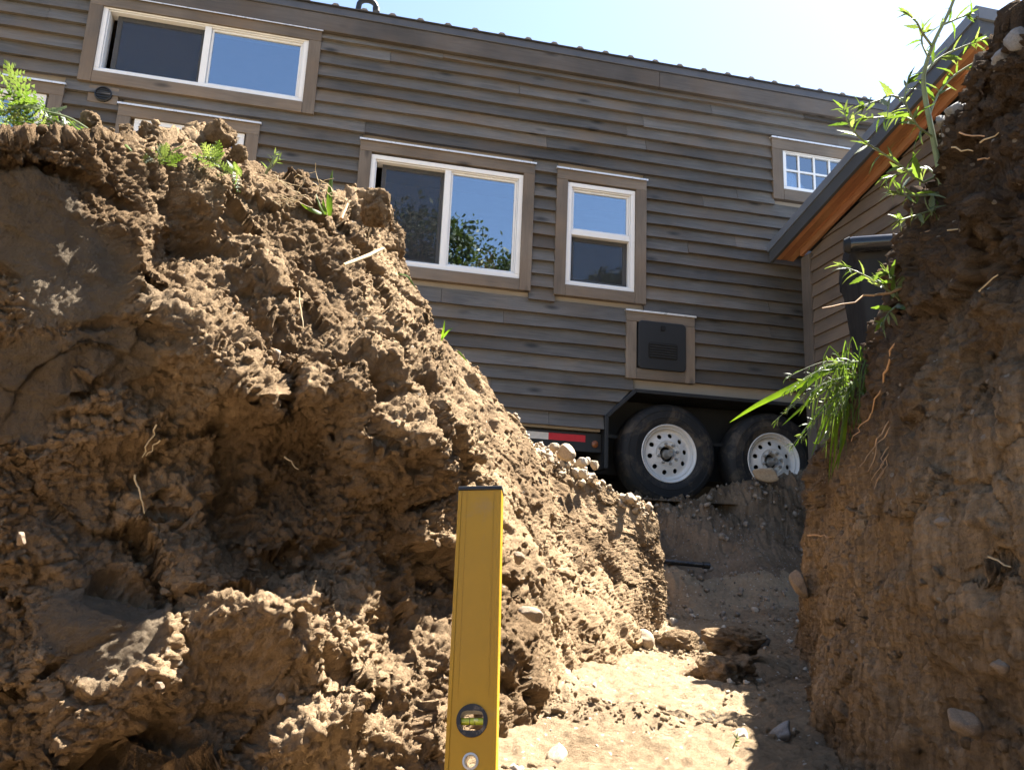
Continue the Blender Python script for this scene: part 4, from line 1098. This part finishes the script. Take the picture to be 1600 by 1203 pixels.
p, nn, rs = surf_pts(GL, -1, 500, 13, (s_l := sstep(8.4, 9.0, spar(LEFT_W, LB[0])))[:, None] * sstep(.86, .97, t_l)[None, :] * (t_l < 1.25)[None, :] * (spar(LEFT_W, LB[0]) < 10.8)[:, None]); nn = np.tile([0, 0, 1.], (len(p), 1))
scatter('gravel', p, nn, .005 + .016 * rs.rand(len(p)) ** 3, M['stone_tan'], 'pale gravel on the left bank rim in front of the front wheel', 'gravel', 14, sub=2)

# ------------------------------------------------------------------ roots, sticks, straw
def wander(p0, p1, n, amp, seed):
    rs = random.Random(seed); p0, p1 = Vector(p0), Vector(p1); out = []
    for i in range(n + 1):
        t = i / n; q = p0.lerp(p1, t) + Vector((rs.uniform(-1, 1), rs.uniform(-1, 1), rs.uniform(-1, 1))) * amp * math.sin(math.pi * min(1, max(.12, t))); out.append(q)
    return out
def root(pts, r0, r1, mat, par, name='root'):
    m = MB(); n = len(pts); m.tube(pts, [r0 + (r1 - r0) * i / (n - 1) for i in range(n)], 6)
    return m.build(name, mat, par, True)
root(wander((0.772, 1.500, 0.565), (0.583, 1.460, 0.499), 9, .006, 1), .0030, .0011, M['root'], right_bank)
root(wander((0.796, 1.620, 0.486), (0.822, 1.800, 0.370), 9, .008, 2), .0032, .0015, M['root'], right_bank)
root(wander((0.822, 1.800, 0.370), (0.797, 1.860, 0.312), 6, .008, 3), .0018, .0008, M['root'], right_bank)
for q in range(5):
    rs = random.Random(50 + q); a = Vector((0.768, 1.600, 0.311)); b_ = Vector((0.705, 1.600, 0.195))
    root(wander(a + Vector((rs.uniform(-.02, .02), -.02, rs.uniform(-.02, .02))), b_ + Vector((rs.uniform(-.03, .03), -.03, rs.uniform(-.04, .03))), 7, .009, 60 + q), .0016, .0006, M['root'], right_bank)
root(wander((1.109, 3.000, 0.151), (1.038, 2.600, 0.128), 6, .01, 9), .003, .001, M['root'], right_bank)
root(wander((-0.600, 1.360, 0.206), (-0.618, 1.360, 0.149), 6, .004, 4), .0016, .0009, M['straw'], left_bank)
root(wander((-0.592, 1.360, 0.179), (-0.612, 1.360, 0.152), 5, .003, 5), .0013, .0008, M['straw'], left_bank)
root(wander((-0.627, 1.360, 0.119), (-0.601, 1.360, 0.056), 8, .004, 6), .0019, .0010, M['straw'], left_bank)
root(wander((-0.461, 1.640, 0.548), (-0.440, 1.620, 0.462), 7, .004, 7), .0016, .001, M['straw'], left_bank)
root(wander((-0.423, 1.520, 0.180), (-0.395, 1.520, 0.157), 5, .003, 8), .0016, .0009, M['straw'], left_bank)
for q in range(16):
    rs = random.Random(90 + q); c = Vector((-0.516, 1.760, 0.833)) + Vector((rs.uniform(-.06, .07), rs.uniform(-.05, .02), rs.uniform(-.05, .03)))
    d = Vector((rs.uniform(-1, 1), rs.uniform(-.4, .1), rs.uniform(-.5, .5))).normalized() * rs.uniform(.02, .05)
    root(wander(c - d, c + d, 5, .006, 120 + q), .0009, .0006, M['straw'], left_bank, 'dry_stalk')
for q, (a, b_) in enumerate([((0.755, 1.260, 0.759), (0.766, 1.200, 0.718)), ((0.752, 1.200, 0.708), (0.757, 1.160, 0.702)), ((0.750, 1.280, 0.743), (0.769, 1.250, 0.720)), ((0.745, 1.200, 0.676), (0.758, 1.190, 0.675)), ((0.728, 1.200, 0.449), (0.735, 1.160, 0.462)), ((0.754, 1.320, 0.605), (0.777, 1.300, 0.607)), ((0.768, 1.480, 0.658), (0.780, 1.420, 0.649)), ((0.684, 1.160, 0.038), (0.690, 1.120, 0.025))]):
    root(wander(a, b_, 4, .003, 200 + q), .0016, .0010, M['straw'] if q % 3 else M['root'], right_bank, 'dry_stalk')
stk = MB(); stk.tube(wander((-0.403, 1.780, 0.664), (-0.335, 1.900, 0.757), 5, .002, 31), [.0035, .0045, .0042, .005, .004, .003], 6)
tag(stk.build('stick', M['straw'], None, True), 'dry brown stick lying on the left bank below the big peaked lump', 'stick')
stk = MB(); stk.tube(wander((-0.432, 1.830, 0.800), (-0.429, 1.870, 0.860), 3, .002, 33), [.004, .004, .003, .002], 6)
tag(stk.build('stick', M['root'], None, True), 'short dark twig standing in the rim beside the bright grass blade', 'stick')

# ------------------------------------------------------------------ plants
def leaf_mesh(name, mat, w=.26, teeth=4, curl=.25, fold=.18):
    m = MB(); n = teeth * 2 + 2
    for i in range(n + 1):
        t = i / n; hw = w * .5 * (math.sin(math.pi * t ** .75) ** .9) * (1.18 if i % 2 else .86) if 0 < i < n else .012
        zc_ = -curl * t * t
        m.v += [(t, -hw, zc_ + fold * hw), (t, 0, zc_), (t, hw, zc_ + fold * hw)]
    for i in range(n):
        a = i * 3; m.f += [(a, a + 3, a + 4, a + 1), (a + 1, a + 4, a + 5, a + 2)]
    me = m.mesh(name, fix=False); me.materials.append(mat); me.polygons.foreach_set('use_smooth', [True] * len(me.polygons)); return me
def fern_mesh(name, mat, pairs=6):
    m = MB()
    for i in range(pairs):
        t = (i + .6) / pairs; L_ = .30 * math.sin(math.pi * (.15 + .8 * t)) + .03; zc_ = -.35 * t * t
        for sgn in (-1, 1):
            bx2, tip = t, t + .10
            for q in range(3):
                u0_, u1_ = q / 3, (q + 1) / 3; y0_, y1_ = sgn * L_ * u0_, sgn * L_ * u1_; w_ = .07 * (1 - .25 * q)
                xo0, xo1 = bx2 + (tip - bx2) * u0_, bx2 + (tip - bx2) * u1_
                b0 = len(m.v)
                m.v += [(xo0 - w_ * .4, y0_, zc_ + .06 * u0_), (xo0 + w_ * .4, y0_, zc_ + .06 * u0_), (xo1 + w_ * 1.5, y1_, zc_ - .02 * u1_ + .03), (xo1 - w_ * .9, y1_ * .98, zc_ - .02 * u1_)]
                m.f.append((b0, b0 + 1, b0 + 2, b0 + 3))
    b0 = len(m.v)
    for i in range(9):
        t = i / 8; m.v += [(t, -.010, -.35 * t * t), (t, .010, -.35 * t * t)]
    for i in range(8): a = b0 + 2 * i; m.f.append((a, a + 2, a + 3, a + 1))
    me = m.mesh(name, fix=False); me.materials.append(mat); return me
LEAF = [leaf_mesh('leaf', M['leaf'], .26, 4, .25), leaf_mesh('leaf', M['leaf'], .18, 3, .5, .3), leaf_mesh('leaf', M['leaf_pale'], .22, 4, .1), leaf_mesh('leaf', M['leaf_pale'], .13, 3, .35, .35)]
FERN = [fern_mesh('leaf', M['leaf_pale'], 6), fern_mesh('leaf', M['leaf'], 6)]
def put_leaf(parent, me, pos, d, size, roll=0.0, pinv=None, name='leaf'):
    d = Vector(d).normalized(); up_ = Vector((0, 0, 1))
    y = up_.cross(d)
    if y.length < 1e-3: y = Vector((1, 0, 0))
    y.normalize(); z = d.cross(y)
    Mx = Matrix(((d.x, y.x, z.x, pos[0]), (d.y, y.y, z.y, pos[1]), (d.z, y.z, z.z, pos[2]), (0, 0, 0, 1))) @ Matrix.Rotation(roll, 4, 'X') @ Matrix.Scale(size, 4)
    o = bpy.data.objects.new(name, me); COL.objects.link(o); o.parent = parent
    o.matrix_parent_inverse = pinv if pinv is not None else Matrix.Identity(4)
    o.matrix_basis = Mx
    return o
def smooth_path(pts, n):
    C = np.array([list(p) for p in pts]); s = np.linspace(0, len(C) - 1, n); return [Vector(q) for q in catmull(C, s)]
def branch_plant(root_o, pts, r0, r1, nleaf, lsize, seed, leafset, name='branch', tuft=True, start=.15):
    rs = random.Random(seed); P_ = smooth_path(pts, 14); m = MB(); m.tube(P_, [r0 + (r1 - r0) * i / 13 for i in range(14)], 7)
    br = m.build(name, M['stem'], root_o, True); inv = PINV[root_o.name]
    for i in range(nleaf):
        t = start + (1 - start) * (i + rs.random() * .6) / nleaf; k = min(12, int(t * 13)); q = P_[k].lerp(P_[k + 1], t * 13 - k); d = (P_[k + 1] - P_[k]).normalized()
        az = rs.uniform(0, 6.28); sd_ = d.orthogonal().normalized(); sd2 = d.cross(sd_); out = sd_ * math.cos(az) + sd2 * math.sin(az)
        ld = d * rs.uniform(.35, .9) + out * .9 + Vector((0, 0, rs.uniform(-.15, .25)))
        put_leaf(br, rs.choice(leafset), q, ld, lsize * rs.uniform(.6, 1.2) * (1.1 - .45 * t), rs.uniform(-1.2, 1.2), None)
    if tuft:
        d = (P_[-1] - P_[-3]).normalized()
        for i in range(7):
            o_ = Vector((rs.uniform(-1, 1), rs.uniform(-1, 1), rs.uniform(-1, 1))) * .55
            put_leaf(br, rs.choice(leafset), P_[-1] - d * lsize * rs.uniform(0, .7), d + o_, lsize * rs.uniform(.4, .75), rs.uniform(-1, 1))
    return br
Y0 = 1.42
weed = thing('tall_weed', 'tall leafy green weed growing from the top of the right bank', 'weed', (0.812, 1.420, 0.670))
stem_pts = [(0.814, 1.420, 0.661), (0.806, 1.420, 0.763), (0.796, 1.420, 0.857), (0.788, 1.420, 0.933), (0.784, 1.410, 0.976), (0.801, 1.400, 1.034), (0.837, 1.400, 1.107), (0.859, 1.390, 1.167)]
SPn = smooth_path(stem_pts, 26); m = MB(); m.tube(SPn, [.0066 - .0042 * i / 25 for i in range(26)], 9); m.build('stem', M['stem'], weed, True)
W1 = [LEAF[0], LEAF[1], LEAF[2], LEAF[3], LEAF[3]]
BRS = [([(0.805, 1.420, 0.769), (0.758, 1.400, 0.737), (0.710, 1.380, 0.759), (0.669, 1.370, 0.779), (0.628, 1.360, 0.799), (0.602, 1.350, 0.825), (0.595, 1.350, 0.853)], 15, .034),
       ([(0.799, 1.420, 0.844), (0.761, 1.400, 0.851), (0.742, 1.390, 0.871), (0.727, 1.380, 0.900), (0.737, 1.380, 0.944)], 11, .030),
       ([(0.752, 1.400, 0.864), (0.733, 1.410, 0.881), (0.713, 1.420, 0.884), (0.665, 1.420, 0.877)], 7, .034),
       ([(0.724, 1.380, 0.897), (0.690, 1.360, 0.891), (0.656, 1.340, 0.867), (0.612, 1.330, 0.844)], 7, .034),
       ([(0.794, 1.420, 0.892), (0.828, 1.440, 0.955), (0.867, 1.450, 1.001), (0.912, 1.440, 1.031), (0.939, 1.440, 1.048)], 11, .030),
       ([(0.786, 1.410, 0.980), (0.831, 1.430, 1.027), (0.879, 1.430, 1.054), (0.920, 1.430, 1.072)], 10, .028),
       ([(0.809, 1.420, 0.729), (0.763, 1.390, 0.706), (0.710, 1.370, 0.693), (0.679, 1.360, 0.694)], 11, .030),
       ([(0.812, 1.420, 0.696), (0.772, 1.400, 0.679), (0.725, 1.380, 0.657), (0.692, 1.370, 0.642)], 12, .030),
       ([(0.806, 1.420, 0.749), (0.792, 1.440, 0.790), (0.773, 1.460, 0.791), (0.715, 1.460, 0.775)], 7, .036),
       ([(0.808, 1.420, 0.743), (0.827, 1.410, 0.776), (0.834, 1.400, 0.806)], 5, .022),
       ([(0.798, 1.400, 1.031), (0.769, 1.380, 1.046), (0.755, 1.370, 1.059), (0.730, 1.360, 1.072)], 6, .026),
       ([(0.822, 1.400, 1.078), (0.865, 1.410, 1.105), (0.889, 1.410, 1.115)], 6, .026),
       ([(0.789, 1.400, 1.007), (0.790, 1.420, 1.053), (0.795, 1.420, 1.080)], 6, .026)]
for i, (pt, nl, ls) in enumerate(BRS): branch_plant(weed, pt, .0026, .0013, int(nl * 1.5), ls * 1.35, 300 + i, W1)
top = branch_plant(weed, SPn[18:26:2], .0016, .0008, 9, .026, 340, W1, 'stem_tip')
sprig = thing('leafy_sprig', 'small leafy sprig sticking out of the right bank in front of the black bin', 'weed', (0.761, 1.520, 0.542))
for i, pt in enumerate([[(0.765, 1.520, 0.542), (0.716, 1.490, 0.559), (0.671, 1.470, 0.573), (0.616, 1.450, 0.584)], [(0.761, 1.520, 0.535), (0.728, 1.500, 0.508), (0.704, 1.480, 0.474)], [(0.761, 1.520, 0.542), (0.742, 1.500, 0.574), (0.724, 1.490, 0.590)]]):
    branch_plant(sprig, pt, .0022, .001, 20 if i == 0 else 11, .042, 360 + i, W1)
def blade(pts, w, parent, name, mat=None, n=14, twist=.6, seed=0):
    P_ = smooth_path(pts, n); m = MB(); rs = random.Random(seed); a0 = rs.uniform(-twist, twist)
    for i, q in enumerate(P_):
        t = i / (n - 1); d = (P_[min(i + 1, n - 1)] - P_[max(0, i - 1)]).normalized(); s1 = d.cross(Vector((0, -1, .25)) + d.orthogonal() * .2)
        s1.normalize(); nn_ = d.cross(s1); ang = a0 * t; s2 = s1 * math.cos(ang) + nn_ * math.sin(ang)
        hw = w * .5 * min(1, .45 + 2.2 * t) * (1 - t ** 2.4) + .0002
        m.v += [tuple(q - s2 * hw), tuple(q - nn_ * hw * .25), tuple(q + s2 * hw)]
    for i in range(n - 1): a = i * 3; m.f += [(a, a + 3, a + 4, a + 1), (a + 1, a + 4, a + 5, a + 2)]
    me = m.mesh(name, fix=False); me.polygons.foreach_set('use_smooth', [True] * len(me.polygons))
    return link(name, me, mat or M['grass'], parent)
gc = thing('grass_clump', 'bright green grass clump hanging over the right bank, beside the rear wheel', 'grass', (1.111, 2.520, 0.632))
BL = [([(1.137, 2.550, 0.683), (1.013, 2.480, 0.650), (0.895, 2.440, 0.584), (0.757, 2.420, 0.509), (0.668, 2.420, 0.449)], .030), ([(1.107, 2.530, 0.673), (0.985, 2.460, 0.644), (0.919, 2.440, 0.585), (0.859, 2.430, 0.515)], .030),
      ([(1.116, 2.530, 0.645), (1.011, 2.480, 0.598), (0.906, 2.450, 0.515), (0.835, 2.440, 0.450)], .022), ([(1.100, 2.520, 0.621), (1.005, 2.470, 0.544), (0.938, 2.460, 0.478), (0.875, 2.460, 0.385)], .016),
      ([(1.100, 2.520, 0.610), (1.029, 2.460, 0.512), (0.991, 2.450, 0.408), (0.975, 2.450, 0.280)], .017), ([(1.085, 2.510, 0.608), (1.017, 2.460, 0.471), (1.000, 2.450, 0.389), (0.982, 2.450, 0.290)], .015),
      ([(1.078, 2.520, 0.588), (1.002, 2.470, 0.493), (0.955, 2.460, 0.408), (0.935, 2.460, 0.407)], .014), ([(1.099, 2.520, 0.589), (1.033, 2.460, 0.472), (1.013, 2.450, 0.370), (1.003, 2.450, 0.320)], .014),
      ([(1.115, 2.530, 0.635), (1.018, 2.470, 0.612), (0.942, 2.450, 0.563), (0.887, 2.440, 0.482)], .026), ([(1.110, 2.530, 0.613), (1.025, 2.470, 0.551), (0.963, 2.450, 0.457), (0.926, 2.450, 0.362)], .024), ([(1.099, 2.520, 0.600), (1.042, 2.460, 0.492), (1.026, 2.450, 0.410), (0.982, 2.440, 0.308)], .024)]
for i, (pt, w_) in enumerate(BL): blade(pt, w_ * (.9 if i < 2 else .6), gc, 'blade', seed=400 + i)
m = MB()
for i in range(130):
    rs = random.Random(500 + i); a = Vector((1.089, 2.510, 0.608)) + Vector((rs.uniform(-.06, .07), rs.uniform(-.10, .05), rs.uniform(-.12, .10)))
    L_ = rs.uniform(.05, .26); dx_ = rs.uniform(-.55, .12); q1 = a + Vector((dx_ * L_ * .6, -.03, rs.uniform(-.1, .25) * L_)); q2 = a + Vector((dx_ * L_, rs.uniform(-.06, .0), -L_ * rs.uniform(.6, 1.0)))
    P_ = smooth_path([a, q1, q2], 6); w_ = rs.uniform(.003, .007)
    sd_ = Vector((rs.uniform(-1, 1), rs.uniform(-.4, .4), rs.uniform(-.3, .3))).normalized(); b0 = len(m.v)
    for k2, q in enumerate(P_): hw = w_ * .5 * (1 - (k2 / 5) ** 2) + .0003; m.v += [tuple(q - sd_ * hw), tuple(q + sd_ * hw)]
    for k2 in range(5): e = b0 + 2 * k2; m.f.append((e, e + 2, e + 3, e + 1))
me = m.mesh('fine_blades', fix=False); fb = link('fine_blades', me, M['leaf'], gc); fb['kind'] = 'stuff'
for i in range(13):
    rs = random.Random(700 + i); a = Vector((1.073, 2.480, 0.621)) + Vector((rs.uniform(-.02, .04), -.03, rs.uniform(-.05, .06)))
    e = a + Vector((rs.uniform(-.28, -.10), -.04, rs.uniform(-.26, -.04))); branch_plant(gc, [a, a.lerp(e, .5) + Vector((0, 0, .03)), e], .0015, .0007, 12, .034, 720 + i, [LEAF[3], LEAF[1], LEAF[2]], 'seed_stalk')
# left bank plants
wl_ = thing('uprooted_weed', 'pile of uprooted feathery green weed at the left end of the bank rim', 'weed', (-0.944, 1.400, 0.763))
for i in range(26):
    rs = random.Random(800 + i); a = Vector((-0.881, 1.400, 0.786)) + Vector((rs.uniform(-.13, .0), rs.uniform(-.05, .04), rs.uniform(-.02, .03)))
    d = Vector((rs.uniform(-1.0, .35), rs.uniform(-.5, .2), rs.uniform(-.25, .45)))
    put_leaf(wl_, FERN[i % 2], a, d, rs.uniform(.05, .095), rs.uniform(-1, 1), PINV[wl_.name])
for i, pt in enumerate([[(-0.822, 1.420, 0.773), (-0.870, 1.410, 0.799), (-0.927, 1.400, 0.808), (-0.989, 1.380, 0.809)], [(-0.827, 1.420, 0.770), (-0.885, 1.400, 0.772), (-0.946, 1.380, 0.771)], [(-0.853, 1.410, 0.773), (-0.920, 1.410, 0.804), (-0.987, 1.400, 0.835)]]):
    branch_plant(wl_, pt, .0026, .0012, 6, .06, 830 + i, FERN, 'stalk', tuft=False)
def tuft(name, label, cen, n, size, spread, seed, mats, up_b=.5):
    t_o = thing(name, label, 'weed', cen)
    for i in range(n):
        rs = random.Random(seed + i); d = Vector((rs.uniform(-1, 1) * spread, rs.uniform(-1, .3), rs.uniform(-.6, 1) * .8 + up_b * .4))
        put_leaf(t_o, mats[i % len(mats)], Vector(cen) + Vector((rs.uniform(-.012, .012), rs.uniform(-.01, .01), rs.uniform(-.01, .015))), d, size * rs.uniform(.6, 1.15), rs.uniform(-1, 1), PINV[t_o.name])
    return t_o
tuft('feathery_tuft', 'feathery green tuft on the left bank rim, left of the other small plants', (-0.713, 1.470, 0.751), 17, .040, 1, 860, FERN)
t2 = tuft('feathery_tuft', 'pale feathery sprig drooping over the rim below the largest rim clod', (-0.646, 1.580, 0.804), 9, .046, 1.2, 890, FERN, 0)
tuft('feathery_tuft', 'pale drooping tuft just right of the sprig below the largest rim clod', (-0.606, 1.580, 0.788), 8, .042, 1.0, 905, FERN, -.6)
sp = thing('seedling', 'small pale seedling standing on the left bank rim', 'seedling', (-0.563, 1.640, 0.815))
branch_plant(sp, [(-0.563, 1.640, 0.815), (-0.549, 1.630, 0.837), (-0.542, 1.630, 0.860)], .0032, .002, 4, .026, 920, [LEAF[2]], 'stem')
branch_plant(sp, [(-0.559, 1.640, 0.822), (-0.540, 1.620, 0.827), (-0.526, 1.610, 0.838)], .002, .001, 3, .022, 925, [LEAF[2]], 'stem')
gt = thing('grass_tuft', 'bright lime grass blades standing on the left bank rim before the middle window', 'grass', (-0.450, 1.780, 0.787))
for i, (pt, w_) in enumerate([([(-0.448, 1.780, 0.784), (-0.453, 1.780, 0.838), (-0.457, 1.800, 0.914)], .015), ([(-0.456, 1.780, 0.787), (-0.462, 1.770, 0.805), (-0.465, 1.770, 0.824)], .008), ([(-0.461, 1.780, 0.786), (-0.471, 1.770, 0.804), (-0.483, 1.770, 0.835)], .007), ([(-0.468, 1.780, 0.789), (-0.489, 1.760, 0.789), (-0.511, 1.750, 0.799)], .011)]):
    blade(pt, w_, gt, 'blade', seed=940 + i)
def single_blade(pt, w_, label, seed):
    t_o = thing('grass_sprout', label, 'grass', pt[0]); blade(pt, w_, t_o, 'blade', seed=seed)
single_blade([(-0.295, 1.900, 0.691), (-0.268, 1.880, 0.678), (-0.244, 1.870, 0.643)], .007, 'thin arching grass blade at the edge of the left bank, below the middle window', 950)
single_blade([(-0.856, 1.400, 0.763), (-0.819, 1.380, 0.747), (-0.795, 1.380, 0.743)], .013, 'short bright leaf blade lying flat on the left rim, nearest the uprooted weed', 951)
single_blade([(-0.797, 1.420, 0.775), (-0.759, 1.400, 0.749), (-0.737, 1.400, 0.731)], .010, 'bent bright leaf blade on the rim between the uprooted weed and the feathery tuft', 952)
sg = thing('grass_sprig', 'tiny green grass sprig on the bank slope below the middle window sill', 'grass', (-0.182, 1.960, 0.541))
for i, pt in enumerate([[(-0.182, 1.960, 0.541), (-0.178, 1.950, 0.567), (-0.176, 1.950, 0.592)], [(-0.182, 1.960, 0.545), (-0.166, 1.940, 0.560), (-0.153, 1.940, 0.570)], [(-0.140, 1.960, 0.516), (-0.127, 1.940, 0.499), (-0.113, 1.940, 0.484)]]): blade(pt, .006, sg, 'blade', seed=960 + i)
fs = thing('floor_sprig', 'tiny pale wilted sprig on the shaded trench floor near the right bank', 'weed', (0.506, 1.850, -0.360))
branch_plant(fs, [(0.506, 1.850, -0.364), (0.508, 1.840, -0.351), (0.513, 1.840, -0.341)], .0015, .0008, 5, .02, 970, [LEAF[2]], 'stem')

# ------------------------------------------------------------------ trees behind the viewer, mirrored in the windows
def tree(x, y, h, rad, seed, label):
    t_o = thing('tree', label, 'tree', (x, y, .46), 'trees mirrored in the window panes'); rs = random.Random(seed)
    m = MB(); m.tube([(x, y, .3), (x + .1, y, h * .35), (x - .05, y + .1, h * .6), (x + .1, y, h * .85)], [.28, .2, .13, .05], 9)
    for i in range(7):
        a = rs.uniform(0, 6.28); z0 = h * rs.uniform(.3, .65); e = Vector((x + math.cos(a) * rad * .7, y + math.sin(a) * rad * .7, z0 + h * .22)); m.tube([(x, y, z0), Vector((x, y, z0)).lerp(e, .5) + Vector((0, 0, .15)), e], [.11, .07, .03], 6)
    m.build('trunk', M['bark'], t_o, True)
    r2 = np.random.RandomState(seed); n = 12000
    cl_ = np.array([[rs.uniform(-1, 1), rs.uniform(-1, 1), rs.uniform(-1, 1)] for _ in range(60)]); cl_ /= np.maximum(1, np.linalg.norm(cl_, axis=1))[:, None]
    cen = cl_[r2.randint(0, 60, n)] * np.array([rad, rad, h * .38]); p = cen + r2.normal(size=(n, 3)) * np.array([.33, .33, .28]) * rad * .42 + np.array([x, y, h * .62])
    a = r2.normal(size=(n, 3)); a /= np.linalg.norm(a, axis=1)[:, None]; b3 = np.cross(a, r2.normal(size=(n, 3))); b3 /= np.linalg.norm(b3, axis=1)[:, None]
    s3 = r2.uniform(.045, .11, size=(n, 1)); V = np.stack([p - a * s3, p + b3 * s3 * .55, p + a * s3, p - b3 * s3 * .55], 1).reshape(-1, 3)
    me = bpy.data.meshes.new('crown'); me.from_pydata(V.tolist(), [], np.arange(n * 4).reshape(-1, 4).tolist()); me.update(); link('crown', me, M['tree_leaf'], t_o)
TR = [(3.0, -9.3, 9.6, 2.3, 'rounded green tree mirrored in the left pane of the middle window'), (4.7, -8.8, 9.0, 2.0, 'dense green tree mirrored in the right pane of the middle window'), (6.2, -8.3, 7.9, 1.7, 'low green tree mirrored at the right edge of the middle window'),
      (8.9, -7.6, 8.6, 1.3, 'sparse tree mirrored in the upper pane of the narrow window'), (10.6, -6.6, 7.4, 1.8, 'dark bushy tree mirrored in the lower pane of the narrow window'), (.8, -9.8, 10.0, 2.2, 'dark tree mirrored at the left edge of the middle window')]
for i, (x, y, h, r_, lab) in enumerate(TR): tree(x, y, h, r_, 40 + i, lab)
#</PROPS>
